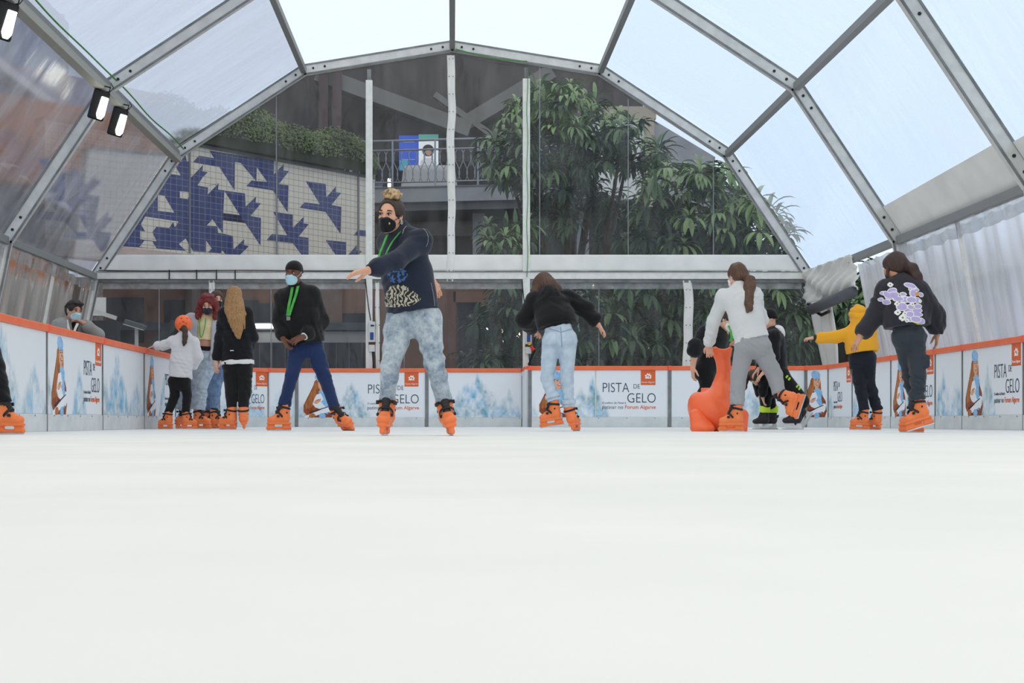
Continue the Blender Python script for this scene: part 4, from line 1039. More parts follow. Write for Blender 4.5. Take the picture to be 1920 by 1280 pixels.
# ---- one rental skate, shared mesh data (origin: middle of the blade on the ice, toe towards +Y)
SK_OR=mat('skate_orange',(246,134,74),0.42,noise=(5.0,(240,122,64)),spec=0.45)
SK_BK=mat('skate_black',(34,33,36),0.55)
def skate_proto(kind='rental'):
    r=empty('skate')
    sh=SK_OR if kind=='rental' else mat('skate_hockey',(38,36,40),0.5)
    f=Field()
    f.cone((0,-0.055,0.262),(0,-0.060,0.15),0.062,0.056,0.03)
    f.ell((0,-0.062,0.125),(0.046,0.055,0.045),k=0.03)
    f.cone((0,-0.05,0.125),(0,0.06,0.118),0.047,0.046,0.03)
    f.ell((0,0.105,0.112),(0.052,0.062,0.038),k=0.025)
    f.cone((0,-0.02,0.19),(0,0.06,0.135),0.045,0.03,0.03)
    f.cut((0,0,0.078),(0,0,-1)); f.cut((0,-0.05,0.268),(0,0.15,1))
    f.cone((0,-0.05,0.34),(0,-0.053,0.21),0.046,0.046,0.01,'s')
    if kind=='rental':
        f.box((0,0.02,0.074),(0.040,0.145,0.010),rd=0.009,k=0.012)
        f.box((0,-0.075,0.050),(0.017,0.045,0.03),rd=0.008,k=0.018); f.box((0,0.12,0.050),(0.017,0.042,0.03),rd=0.008,k=0.018)
        f.box((0,0.022,0.026),(0.011,0.158,0.014),rd=0.006,k=0.02)
        for z in (0.15,0.19,0.225): f.box((0,-0.118,z),(0.05,0.006,0.004),rd=0.003,k=0.004,op='s')
    sdf_obj('boot',f,0.0055,sh,r,(0,0,0))
    if kind!='rental':
        mb=MB(); mb.prism([(-0.1,0.02),(0.12,0.02),(0.15,0.035),(0.13,0.08),(0.07,0.08),(0.05,0.05),(-0.03,0.05),(-0.05,0.08),(-0.11,0.08),(-0.12,0.035)],-0.012,0.012)
        o=mb.build('blade_holder',mat('holder_white',(226,228,230),0.4),r,bevel=0.003); o.rotation_euler=(0,0,math.pi/2)
        mb=MB()
        for k in range(4): mb.box((-0.045,0.0+0.025*k,0.185-0.02*k),(0.045,0.008+0.025*k,0.192-0.02*k))
        mb.build('lace',mat('lace_red',(170,40,44),0.6),r)
    MB().box((-0.0035,-0.135,0.0),(0.0035,0.17,0.018)).build('blade',STEEL,r,bevel=0.002)
    f=Field(); f.cone((0,-0.05,0.30),(0,-0.052,0.20),0.054,0.05,0.02); f.cone((0,-0.01,0.27),(0,0.045,0.165),0.034,0.024,0.02)
    f.ell((0,0.03,0.17),(0.026,0.03,0.02),k=0.02); f.cut((0,-0.03,0.305),(0,-0.15,1))
    sdf_obj('liner',f,0.0055,SK_BK,r,(0,0,0))
    if kind=='rental':
        for (c,rot,w,dp) in (((0,-0.052,0.235),0.18,0.067,0.068),((0,0.012,0.162),0.75,0.054,0.062)):
            mb=MB(); n=24; R=Euler((rot,0,0)).to_matrix(); vs=[];fs=[]
            for i in range(n):
                t=2*math.pi*i/n
                for (q,zz) in ((1.0,-0.011),(1.06,-0.009),(1.06,0.009),(1.0,0.011)): vs.append(tuple(Vector(c)+R@Vector((w*q*math.cos(t),dp*q*math.sin(t),zz))))
            for i in range(n):
                for k in range(4):
                    a=i*4+k; b=i*4+(k+1)%4; a2=((i+1)%n)*4+k; b2=((i+1)%n)*4+(k+1)%4; fs.append((a,b,b2,a2))
            mb.add(vs,fs); mb.build('strap',SK_BK,r,smooth=True)
        for sx in (1,-1):
            MB().box((sx*0.062-0.008,0.00,0.222),(sx*0.062+0.008,0.035,0.25)).build('buckle',SK_BK,r,bevel=0.004)
            MB().box((sx*0.052-0.008,0.03,0.138),(sx*0.052+0.008,0.062,0.160)).build('buckle',SK_BK,r,bevel=0.004)
            o=MB().tube([(sx*0.05,-0.06,0.185),(sx*0.062,-0.06,0.185)],0.010,10).build('rivet',SK_BK,r)
    done=set()
    for ch in [o for o in COL.objects if o.parent is r]:
        ch['proto']=1
        if ch.data.name in done: continue
        done.add(ch.data.name); q=0 if ch.name.startswith('blade_holder') else 1
        for v in ch.data.vertices: v.co[q]*=0.84
    return r
PROTO={}
def add_skate(root,org,pos,yaw,pitch=0,roll=0,scale=1.0,kind='rental'):
    """returns the world point of the ankle opening; yaw 0 = toe away from the camera, 90 = toe to the right"""
    if kind not in PROTO:
        PROTO[kind]=skate_proto(kind)
    pr=PROTO[kind]
    R=Euler((math.radians(pitch),math.radians(roll),math.radians(-yaw)),'XYZ').to_matrix()
    M=Matrix.Translation(Vector(np.asarray(pos)-np.asarray(org)))@R.to_4x4()@Matrix.Scale(scale,4)
    boot=[o for o in COL.objects if o.parent is pr and o.name.split('.')[0]=='boot'][0]
    c=boot.copy(); c.name='skate'; COL.objects.link(c); c.parent=root; c.matrix_local=M
    if 'proto' in c: del c['proto']
    for ch in [o for o in COL.objects if o.parent is pr and o is not boot]:
        q=ch.copy(); COL.objects.link(q); q.parent=c
        if 'proto' in q: del q['proto']
    A=lambda v: np.asarray(pos)+np.array(R@Vector(v))*scale
    return A((0,-0.042,0.14)),A((0,-0.042,0.30)),A((0,-0.017,0.24))
def drop_protos():
    for pr in PROTO.values():
        for o in [o for o in COL.objects if o.parent is pr]: bpy.data.objects.remove(o)
        bpy.data.objects.remove(pr)

# ---- heads, hands, bodies
class Head:
    def __init__(s,c,fwd,up=(0,0,1),sc=1.0):
        s.c=np.asarray(c,float); y=unit(fwd); z=np.asarray(up,float); z=unit(z-y*(z@y)); x=np.cross(y,z); s.R=np.stack([x,y,z],1); s.s=sc
    def p(s,*v): return s.c+s.R@(np.array(v,float)*s.s)
    def e(s,f,c,r,k=0.02,op='u'): return f.ell(s.p(*c),np.array(r)*s.s,s.R,k*s.s,op)
    def skin(s,f,jaw=1.0,ears=True):
        s.e(f,(0,-0.015,0.035),(0.074,0.094,0.083),0.03)
        s.e(f,(0,0.022,-0.025),(0.062,0.072,0.082),0.03)
        s.e(f,(0,0.050,-0.078),(0.040*jaw,0.040,0.034),0.035)
        s.e(f,(0,0.072,-0.095),(0.022*jaw,0.020,0.018),0.025)
        for x in (-1,1):
            s.e(f,(x*0.042*jaw,0.012,-0.068),(0.02,0.035,0.028),0.03)
            s.e(f,(x*0.034,0.068,-0.018),(0.024,0.022,0.022),0.02)
            s.e(f,(x*0.028,0.083,0.031),(0.026,0.012,0.009),0.014)
            s.e(f,(x*0.031,0.098,0.010),(0.019,0.014,0.013),0.012,'s')
            if ears:
                s.e(f,(x*0.074,-0.008,-0.004),(0.010,0.020,0.031),0.008); s.e(f,(x*0.082,0.000,-0.002),(0.006,0.010,0.018),0.006,'s')
        f.cone(s.p(0,0.088,0.018),s.p(0,0.108,-0.026),0.009*s.s,0.013*s.s,0.012*s.s)
        for x in (-1,1): s.e(f,(x*0.012,0.096,-0.030),(0.010,0.011,0.008),0.008)
        s.e(f,(0,0.088,-0.054),(0.026,0.012,0.007),0.008); s.e(f,(0,0.086,-0.064),(0.022,0.012,0.008),0.006)
    def eyes(s,parent,org,iris=IRIS,brow=None,look=(0,1,-0.1),h=0.0035):
        for x in (-1,1):
            c=s.p(x*0.031,0.0795,0.0105)
            f=Field(); f.ell(c,np.array((0.0135,0.0125,0.0075))*s.s,s.R,0)
            o=sdf_obj('eye',f,0.0028,EYEW,parent,org)
            d=unit(s.R@np.array(look,float)); f=Field(); f.ell(c+d*0.0095*s.s,np.array((0.0066,0.0045,0.0066))*s.s,s.R,0)
            sdf_obj('iris',f,0.0018,iris,o,org)
            mb=MB(); mb.tube([s.p(x*(0.031+q),0.0925-abs(q)*0.35,0.0105+0.0085-(q/0.017)**2*0.006) for q in np.linspace(-0.017,0.017,7)],0.0026*s.s,6)
            _rel(mb,org); mb.build('eyelash',LASH,o)
            if brow is not None:
                mb=MB(); mb.tube([s.p(x*(0.033+q),0.097-abs(q-0.003)*0.5,0.034+0.004*(1-(q/0.022)**2)-(0.004 if q<-0.012 else 0)) for q in np.linspace(-0.022,0.024,8)],[0.002*s.s,0.0042*s.s,0.0048*s.s,0.0048*s.s,0.0045*s.s,0.004*s.s,0.003*s.s,0.0015*s.s],6)
                _rel(mb,org); mb.build('eyebrow',brow,parent)
    def cap(s,f,t=0.012,front=0.05,back=-0.08,k=0.02):
        """hair lying on the skull, open over the face"""
        s.e(f,(0,-0.016,0.036),(0.074+t,0.094+t,0.083+t),0.0); s.e(f,(0,-0.045,-0.02),(0.066+t*0.8,0.060+t,0.070),0.03)
        s.e(f,(0,0.125,-0.036),(0.074,0.087,0.124),0.015,'s')
        s.e(f,(0,0.06,-0.12),(0.09,0.08,0.075),0.015,'s')
    def mask(s,parent,org,m,loops=True,logo=None,h=0.004,drop=0.0,pleats=False,name='face_mask'):
        f=Field(); s.skin(f,ears=False); f.inflate(0.007*s.s)
        s.e(f,(0,0.100,-0.03-drop),(0.022,0.022,0.03),0.03); s.e(f,(0,0.092,-0.07-drop),(0.03,0.02,0.03),0.03)
        g=Field(); s.e(g,(0,0.075,-0.058-drop),(0.068,0.075,0.056),0.0); f.keep(g)
        h2=Field(); s.skin(h2,ears=False); h2.inflate(-0.006*s.s)
        if pleats:
            n=s.R[:,2]; c0=s.c.copy(); f.disp=lambda X,Y,Z: 0.0018*np.sin(((X-c0[0])*n[0]+(Y-c0[1])*n[1]+(Z-c0[2])*n[2])*300)
        o=sdf_obj(name,f,h*s.s,m,parent,org)
        if loops:
            for x in (-1,1):
                mb=MB(); mb.tube([s.p(x*0.058,0.055,-0.030-drop),s.p(x*0.074,0.02,-0.012),s.p(x*0.080,-0.008,0.016),s.p(x*0.083,-0.022,0.01)],0.0022*s.s,6); mb.tube([s.p(x*0.056,0.045,-0.085-drop),s.p(x*0.068,0.015,-0.05),s.p(x*0.078,-0.018,-0.025)],0.0022*s.s,6)
                _rel(mb,org); mb.build('ear_loop',m,o)
        return o
def _rel(mb,org): mb.v=[tuple(np.asarray(v)-np.asarray(org)) for v in mb.v]

def hand(f,w,d,n,left,u=1.0,curl=0.5,spread=0.12,th=0.6,sc=1.0,fat=1.0):
    """palm and five bent fingers rooted at the wrist w, pointing along d, palm facing n"""
    u=u*sc; d=unit(d); n=np.asarray(n,float); n=unit(n-d*(n@d)); t=np.cross(d,n)*(-1 if left else 1)     # t = thumb side
    P=lambda a,b,c: np.asarray(w)+(d*a+t*b+n*c)*u
    f.slab(P(0.0,0,0),P(0.045,0.0,0.0),(0.026*u*fat,0.019*u*fat),(0.036*u*fat,0.016*u),t,0.02)
    f.slab(P(0.04,0,0),P(0.085,0,0.002),(0.037*u*fat,0.016*u),(0.038*u*fat,0.013*u),t,0.015)
    for b,L,sp,cu in ((0.030,0.078,1.0,0.85),(0.010,0.086,0.35,1.0),(-0.011,0.080,-0.35,1.1),(-0.030,0.062,-1.0,1.25)):
        a=spread*sp; p=P(0.088-abs(b)*0.15,b,0.0); ang=0.15*cu*curl*2; q=[p]; dd=None
        for seg,fr in ((0.45,1.0),(0.32,1.5),(0.23,1.1)):
            dd=unit((d*math.cos(ang)+n*math.sin(ang))*math.cos(a)+t*math.sin(a)); q.append(q[-1]+dd*L*seg*u); ang+=curl*cu*fr*0.75
        f.chain(q,[0.0092*u*fat,0.0088*u*fat,0.0082*u*fat,0.0068*u*fat],0.004)
    # thumb from the side of the palm near its base
    p=P(0.022,0.028,0.006); d1=unit(d*0.75+t*th+n*0.35); d2=unit(d*0.95+t*th*0.3+n*0.35)
    f.chain([p,p+d1*0.042*u,p+d1*0.042*u+d2*0.03*u,p+d1*0.042*u+unit(d2+n*0.2*curl)*0.055*u],[0.014*u*fat,0.0115*u*fat,0.0100*u*fat,0.0078*u*fat],0.008)

class Person:
    def __init__(s,label,d,J,u=1.0,facing='front',skin=SKIN,hh=0.0075,ground=None):
        s.d=d; s.u=u; s.front=facing=='front'; s.skinm=skin; s.h=hh
        s.J={k:W(v[0],v[1],d+(v[2] if len(v)>2 else 0)) for k,v in J.items()}
        j=s.J; g=ground if ground is not None else j['pv']
        s.org=np.array([g[0],g[1],0.0])
        s.root=empty('person',tuple(s.org)); tag(s.root,label,'person')
        s.side=unit(j['sb']-j['sa']); s.up=unit(j['nk']-j['pv'])
        sd=unit(s.side-s.up*(s.side@s.up)); fw=np.cross(sd,s.up); s.fwd=fw if s.front else -fw
        s.tside=sd
        hs=j.get('hipside'); s.hside=sd
        if 'ha' in j: s.hside=unit(j['hb']-j['ha'])
        else:
            j['ha']=j['pv']-sd*0.088*u-s.up*0.03*u; j['hb']=j['pv']+sd*0.088*u-s.up*0.03*u
        s.body=Field(); s.ank={}; s.hands={}
        if 'ws' not in j: j['ws']=j['pv']*0.58+j['nk']*0.42
    def left(s,k): return (k=='b')==s.front          # is limb a/b the person's left?
    def foot(s,k,px,py,dy,yaw,pitch=0,roll=0,sc=None,kind='rental',lift=0.0):
        p=W(px,py,s.d+dy) if py is not None else np.array([(px-VX)/FOC*(s.d+dy),s.d+dy,lift])
        if py is not None and lift==0: p[2]=max(p[2],0.0)
        s.ank[k]=add_skate(s.root,s.org,p,yaw,pitch,roll,sc or s.u,kind)
    def torso(s,f,g=0.0,w=1.0,hips=True,chest=1.0,belly=1.0,top=True,depth=1.0):
        j,u=s.J,s.u; pv,ws,nk=j['pv'],j['ws'],j['nk']; A=lambda a,b:((a*u+g)*w,(b*u+g)*depth)
        ch=ws+(nk-ws)*0.58
        if hips: f.slab(pv-unit(ws-pv)*0.05*u,ws,A(0.150,0.108),A(0.118*belly,0.092*belly),s.hside,0.05*u)
        f.slab(ws,ch,A(0.118*belly,0.092*belly),A(0.145*chest,0.108*chest),s.tside,0.05*u)
        f.slab(ch,nk-s.up*0.035*u,A(0.145*chest,0.105),A(0.085,0.062),s.tside,0.05*u)
        if top:
            for k in 'ab':
                f.cone(nk-s.up*0.05*u,j['s'+k],0.056*u+g*0.8,0.054*u+g*0.8,0.05*u)
                f.cone(ch,j['s'+k],0.07*u+g,0.052*u+g*0.8,0.05*u)
    def arm(s,f,k,r=(0.049,0.040,0.030),g=0.0,k_=0.03):
        j,u=s.J,s.u; a,b,c=j['s'+k],j['e'+k],j['w'+k]
        f.cone(a,b,r[0]*u+g,r[1]*u+g,k_); m=b+(c-b)*0.3; f.chain([b,m,c],[r[1]*u+g,(r[1]*0.98)*u+g,r[2]*u+g],k_)
    def leg(s,f,k,r=(0.085,0.058,0.056,0.036),g=0.0,end=None,k_=0.035):
        j,u=s.J,s.u; h,n=j['h'+k],j['k'+k]; e=s.ank[k][0]; a=s.ank[k][1]+(e-s.ank[k][1])*0.2
        m=n+(a-n)*0.35
        f.cone(h,n,r[0]*u+g,r[1]*u+g,k_); f.chain([n,m,a,e],[r[1]*u+g*0.9,r[2]*u+g*0.9,r[3]*u+g,r[3]*u+g],k_)
    def make_body(s,head,hand_kw={},jaw=1.0):
        j,u=s.J,s.u; f=s.body; s.head=head
        s.torso(f,-0.010)
        f.cone(j['nk']-s.up*0.03*u,head.p(0,-0.02,-0.05),0.054*u,0.050*u,0.03)
        head.skin(f,jaw)
        for k in 'ab':
            s.arm(f,k); s.leg(f,k,r=(0.074,0.046,0.043,0.030)); f.cone(s.ank[k][0],s.ank[k][0]-(s.ank[k][1]-s.ank[k][0])*0.15,0.034*u,0.03*u,0.02)
            kw=dict(curl=0.5); kw.update(hand_kw.get(k,{}))
            d=kw.pop('d'); n=kw.pop('n'); s.arm_end(f,k); hand(f,j['w'+k],d,n,s.left(k),u,**kw)
        return sdf_obj('body',f,s.h,s.skinm,s.root,s.org)
    def arm_end(s,f,k): pass
    def garment(s,name,f,m,h=None,label=None,mfn=None): return sdf_obj(name,f,h or s.h,m,s.root,s.org,label,mfn)
    def top(s,g=0.02,hem=0.0,sleeves=True,cuff=0.035,w=1.0,neck=0.02,armr=(0.056,0.052,0.046),wr=None,chest=1.0,belly=1.08,depth=1.0,hood=None,sleeve_end=1.0,collar=True,hips=True,blouse=0.0):
        """a pullover: hem measured along the spine below the pelvis point (negative = above it)"""
        j,u=s.J,s.u; f=Field(); s.torso(f,g,w,chest=chest,belly=belly,depth=depth,hips=hips)
        pt=j['pv']-unit(j['ws']-j['pv'])*hem*u
        if blouse: f.slab(pt+s.up*0.05*u,pt+s.up*0.12*u,((0.15*u+g+blouse)*w,0.115*u+g+blouse),((0.14*u+g+blouse)*w,0.11*u+g+blouse),s.hside,0.04*u)
        f.cut(pt,-unit(j['ws']-j['pv']),0.40*u)
        if collar: f.cone(j['nk']-s.up*0.03*u,j['nk']+s.up*neck*u,0.075*u+g*0.3,0.066*u,0.03*u)
        if sleeves:
            for k in 'ab':
                a,b,c=j['s'+k],j['e'+k],j['w'+k]; c2=b+(c-b)*sleeve_end
                f.cone(a,b,armr[0]*u+g*0.6,armr[1]*u+g*0.6,0.035)
                dv=unit(c2-b); L=np.linalg.norm(c2-b)
                f.chain([b,b+dv*(L-0.055*u),c2+dv*0.01],[armr[1]*u+g*0.6,armr[2]*u+g*0.5,0.036*u],0.025)
                f.cut(c2,dv,0.075*u)
        if hood:
            # hood lying on the back: soft roll behind the neck
            b=-s.fwd
            c=j['nk']+b*0.07*u*hood-s.up*0.03*u
            f.ell(c-s.up*0.05*u,np.array((0.105,0.055,0.10))*u*hood,np.stack([s.tside,s.fwd,s.up],1),0.04)
            for sg in (-1,1):
                f.cone(c+s.tside*sg*0.075*u*hood,j['nk']+s.fwd*0.045*u+s.tside*sg*0.055*u-s.up*0.03*u,0.045*u*hood,0.028*u,0.03)
        s.topf=f
        f.disp=wr if wr is not None else wrinkle(0.005,34,int(abs(j['pv'][0]*1000))%97)
        return f
    def trousers(s,g=0.012,r=(0.088,0.062,0.060,0.048),waist=0.10,hem=0.0,w=1.0,wr=None,seat=1.0):
        j,u=s.J,s.u; f=Field(); pv,ws=j['pv'],j['ws']; ax=unit(ws-pv)
        f.slab(pv-ax*0.05*u,pv+ax*0.12*u,((0.150*u+g)*w,0.108*u+g),((0.128*u+g)*w,0.098*u+g),s.hside,0.05*u)
        bk=-s.fwd
        for k in 'ab':
            sg=-1 if k=='a' else 1
            f.ell(j['h'+k]+bk*0.052*u*seat-ax*0.01*u,np.array((0.078,0.072,0.088))*u+g*0.5,np.stack([s.hside,s.fwd,ax],1),0.04)
            a=s.ank[k][1]+(s.ank[k][0]-s.ank[k][1])*0.2; j_=s.J; n=j_['k'+k]; m=n+(a-n)*0.35; a2=a+unit(a-n)*0.06
            f.cone(j_['h'+k],n,r[0]*u+g,r[1]*u+g,0.03); f.chain([n,m,a,a2],[r[1]*u+g,r[2]*u+g,r[3]*u+g,r[3]*u+g],0.018)
            ex=unit(a-n); f.cut(a-ex*hem*u,ex,0.16*u)
        f.cut(pv+ax*waist*u,ax,0.30*u)
        f.disp=wr if wr is not None else wrinkle(0.0045,40,int(abs(pv[0]*777))%89)
        s.legf=f
        return f
    def ribbon(s,name,pts,wd,m,wvec=None,th=0.003,label=None):
        mb=MB(); vs=[];fs=[]; pts=[np.asarray(p,float) for p in pts]
        for i,p in enumerate(pts):
            d=unit(pts[min(i+1,len(pts)-1)]-pts[max(i-1,0)]); n=s.fwd; x=unit(np.cross(d,n)) if wvec is None else unit(wvec)
            nn=unit(np.cross(x,d))
            vs+=[p-x*wd/2-nn*th/2,p+x*wd/2-nn*th/2,p+x*wd/2+nn*th/2,p-x*wd/2+nn*th/2]
        for i in range(len(pts)-1):
            for k in range(4): a=i*4+k; b=i*4+(k+1)%4; fs.append((a,b,b+4,a+4))
        fs+=[(3,2,1,0),(len(vs)-4,len(vs)-3,len(vs)-2,len(vs)-1)]
        mb.add(vs,fs); _rel(mb,s.org); return mb.build(name,m,s.root,label=label)
    def patch(s,name,f,region,m,t=0.004,h=0.005,label=None):
        """thin layer lying on a garment inside a region field"""
        g=f.copy(); d0=f.disp; g.disp=None
        q=Field(); q.pr=list(f.pr)
        lo,hi=region.bounds()
        q2=Field()
        q2._add(lambda X,Y,Z: np.maximum(f.value(X,Y,Z)-t, region.value(X,Y,Z)), lo,hi,0.0,'u')
        return sdf_obj(name,q2,h,m,s.root,s.org,label)
# ------------------------------------------------------------------ the people on the ice
def fabric(name,rgb,rgb2=None,sc=60,b=0.12,rough=0.85,sheen=0.15):
    return mat(name,rgb,rough,spec=0.2,noise=(sc*3,tuple(int(v*0.35+0.65*w) for v,w in zip(rgb2 or tuple(int(v*0.88) for v in rgb),rgb))),bump=(26,b),sheen=sheen,detail=4)
BROWD=mat('brow_dark',(62,44,36),0.8)
MBLUE=mat('mask_blue',(176,214,228),0.7,bump=(30,0.05)); MWHITE=mat('mask_white',(236,238,238),0.7)
LANY=mat('lanyard_green',(78,176,70),0.55,noise=(30,(62,150,58)))
HB=lambda n,a,b: mat(n,a,0.5,spec=0.45,noise=(60,b),stretch=(3,3,0.25),detail=5,bump=(50,0.06))

# 1 --- woman skating towards the camera
def p_woman():
    s=Person('woman gliding forward in navy hoodie, black mask and bleached jeans, nearest skater',9.9,dict(
        nk=(751,436,.02),pv=(775,588,0),ws=(764,516,.02),sa=(729,455,.13),sb=(787,453,-.10),ea=(748,512,.28),wa=(810,528,.24),eb=(742,490,-.30),wb=(693,506,-.42),
        ha=(751,600,.03),hb=(800,600,-.03),ka=(732,684,-.08),kb=(815,680,-.10)),1.0,'front',SKIN,0.0065)
    s.foot('a',722,None,-.02,187,0,-2); s.foot('b',846,None,-.02,174,0,11)
    hd=Head(W(733,404,9.86),(-0.42,-0.90,-0.16),(0.05,-.1,1),1.03)
    s.make_body(hd,{'b':dict(d=(-1,-.25,-.22),n=(0,-.25,-1),curl=0.33,spread=0.2,th=0.75),'a':dict(d=(.45,.2,-.85),n=(-.6,.5,.3),curl=0.8,sc=.9)},jaw=0.95)
    hd.eyes(s.root,s.org,brow=BROWD,look=(0.15,1,-0.05))
    navy=fabric('navy_fleece',(38,46,62),(30,37,51))
    f=s.top(g=0.030,hem=-0.01,w=1.06,armr=(0.052,0.049,0.044),belly=1.22,chest=1.0,depth=1.0,hood=1.0,sleeve_end=0.97,neck=0.03)
    f.cone(s.J['nk']+s.fwd*0.06-s.up*0.02,s.J['nk']+s.fwd*0.10-s.up*0.16,0.030,0.015,0.02,'s')
    s.garment('hoodie',f,navy,0.007)
    # cuffs
    c=Field(); d=unit(s.J['wb']-s.J['eb']); c.cone(s.J['wb']-d*0.055,s.J['wb']+d*0.005,0.043,0.040,0); c.cut(s.J['wb']+d*0.008,d); c.cut(s.J['wb']-d*0.055,-d)
    c.disp=None; s.garment('cuff',c,fabric('navy_rib',(30,37,52)),0.005)
    # belly pocket with pale scroll pattern, and a blue chest print
    damask,nt,out=nodes('damask_cloth'); b=N(nt,'BsdfPrincipled'); nt.links.new(b.outputs[0],out.inputs[0]); b.inputs['Roughness'].default_value=0.85
    tc=N(nt,'TexCoord'); n1=N(nt,'TexNoise',Scale=9.0,Detail=2.0,Distortion=2.6); nt.links.new(tc.outputs['Object'],n1.inputs['Vector'])
    v=N(nt,'TexWave',Scale=11.0,Distortion=11.0,Detail=2.0); v.inputs['Detail Scale'].default_value=2.2; nt.links.new(tc.outputs['Object'],v.inputs['Vector'])
    r=N(nt,'ValToRGB'); nt.links.new(v.outputs['Fac'],r.inputs[0]); r.color_ramp.elements[0].position=0.46; r.color_ramp.elements[1].position=0.54
    r.color_ramp.elements[0].color=(*lin((36,34,34)),1); r.color_ramp.elements[1].color=(*lin((186,180,164)),1); nt.links.new(r.outputs[0],b.inputs['Base Color'])
    def region(poly,y0,y1):
        P_=[W(px,py,9.6) for px,py in poly]; xs=np.array([p[0] for p in P_]); zs=np.array([p[2] for p in P_]); g=Field()
        def fn(X,Y,Z):
            # signed distance to a polygon in the frontal plane
            q=9.6/np.maximum(Y,0.1); x=X*q; z=(Z-CAM_H)*q+CAM_H
            x,z=np.broadcast_arrays(x,z); dmin=np.full(x.shape,9.0); ins=np.zeros(x.shape,bool); n=len(xs)
            for i in range(n):
                x0,z0,x1,z1=xs[i],zs[i],xs[(i+1)%n],zs[(i+1)%n]; ex,ez=x1-x0,z1-z0
                t=np.clip(((x-x0)*ex+(z-z0)*ez)/(ex*ex+ez*ez+1e-12),0,1); dmin=np.minimum(dmin,np.hypot(x-x0-t*ex,z-z0-t*ez))
                ins^=((z0>z)!=(z1>z))&(x<(x1-x0)*(z-z0)/((z1-z0) if abs(z1-z0)>1e-9 else 1e-9)+x0)
            return np.where(ins,-dmin,dmin)
        m=1.06
        g._add(fn,(xs.min()*m-.05,y0,zs.min()-.05),(xs.max()*m+.05,y1,zs.max()+.08),0,'u'); return g
    s.region=region
    s.patch('pocket',s.topf,region([(732,536),(752,532),(768,540),(788,556),(789,562),(772,573),(740,576),(722,575),(714,566),(722,552)],9.3,10.0),damask,0.007)
    s.patch('chest_print',s.topf,region([(726,514),(736,505),(750,503),(762,507),(765,516),(760,525),(748,531),(734,530),(727,523)],9.3,10.0),mat('print_blue',(38,46,62),0.85,noise=(46.0,(70,112,176)),ramp=(.49,.53)),0.0015,0.004)
    mb=MB(); zs=[s.J['pv']+np.array([0.075,-.15,0])]
    # light side zip and the shoulder seam
    def onto(poly,r,name,m,lift=0.004):
        pts=[]
        for px,py in poly:
            for y in np.arange(9.3,10.2,0.0025):
                p=W(px,py,y)
                if s.topf.value(*[np.array([[[v]]]) for v in p])[0,0,0]<0: pts.append(p-np.array([0,lift*.4,0])); break
        if len(pts)>1:
            mb=MB(); mb.tube(pts,r,6); _rel(mb,s.org); mb.build(name,m,s.root,smooth=True)
    seam=mat('seam_thread',(150,150,146),0.7)
    onto([(808+7*math.sin((y-530)/30),y) for y in range(530,576,2)],0.0024,'zip',seam); onto([(812,552),(820,558)],0.006,'zip_pull',seam)
    onto([(785+18*math.sin(t),426+22*(1-math.cos(t))) for t in np.linspace(0.1,2.3,24)],0.0022,'seam',seam,0.001)
    onto([(762,424),(757,430),(755,438)],0.004,'drawstring',mat('cord_grey',(150,140,128),0.7))
    # jeans
    acid,nt,out=nodes('bleached_denim'); b=N(nt,'BsdfPrincipled'); nt.links.new(b.outputs[0],out.inputs[0]); b.inputs['Roughness'].default_value=0.9; b.inputs['Specular IOR Level'].default_value=0.15
    tc=N(nt,'TexCoord'); n1=N(nt,'TexNoise',Scale=16.0,Detail=7.0,Roughness=0.7); nt.links.new(tc.outputs['Object'],n1.inputs['Vector'])
    n2=N(nt,'TexNoise',Scale=3.2,Detail=3.0); nt.links.new(tc.outputs['Object'],n2.inputs['Vector'])
    ad=N(nt,'Math',operation='MULTIPLY_ADD'); nt.links.new(n2.outputs['Fac'],ad.inputs[0]); ad.inputs[1].default_value=0.7; nt.links.new(n1.outputs['Fac'],ad.inputs[2])
    r=N(nt,'ValToRGB'); nt.links.new(ad.outputs[0],r.inputs[0]); e=r.color_ramp.elements; e[0].position=0.62; e[0].color=(*lin((98,116,140)),1); e[1].position=1.02; e[1].color=(*lin((192,202,208)),1)
    x=e.new(0.80); x.color=(*lin((150,164,178)),1)
    nt.links.new(r.outputs[0],b.inputs['Base Color'])
    bp=N(nt,'Bump',Strength=0.15,Distance=0.01); nt.links.new(n1.outputs['Fac'],bp.inputs['Height']); nt.links.new(bp.outputs[0],b.inputs['Normal']); MATS['acid']=acid
    q=s.trousers(g=0.004,r=(0.103,0.062,0.058,0.050),waist=0.12,hem=-0.01,w=1.14,seat=1.0)
    s.garment('jeans',q,acid,0.007)
    # mask, earring, hair and bun
    mk=hd.mask(s.root,s.org,fabric('mask_black',(30,32,38),(26,28,33),b=0.05))
    f=Field(); f.ell(hd.p(-0.040,0.100,-0.050),np.array((0.006,0.006,0.009))*1.0,hd.R,0); sdf_obj('mask_emblem',f,0.0025,mat('gold_print',(206,186,120),0.5),mk,s.org)
    mb=MB(); c=hd.p(-0.082,-0.004,-0.045); mb.tube([c+hd.R@np.array((0,0.012*math.cos(t),0.014*math.sin(t))) for t in np.linspace(0,6.28,14)],0.0035,6); _rel(mb,s.org); mb.build('earring',mat('pearl',(230,226,214),0.25,0.3),s.root,smooth=True)
    f=Field(); hd.cap(f,0.012); hd.e(f,(0,.128,.022),(.098,.094,.092),.010,'s'); hd.e(f,(0.0,-0.02,0.115),(0.035,0.04,0.03),0.03); f.disp=strands(0.0016,hd.p(0,-.02,0),46,1); sdf_obj('hair',f,0.005,HB('hair_dark',(66,52,44),(46,36,32)),s.root,s.org)
    f=Field()
    rs=random.Random(3)
    hd.e(f,(-.004,-.012,.137),(.066,.058,.040),0); hd.e(f,(.010,-.016,.160),(.040,.038,.026),.02)
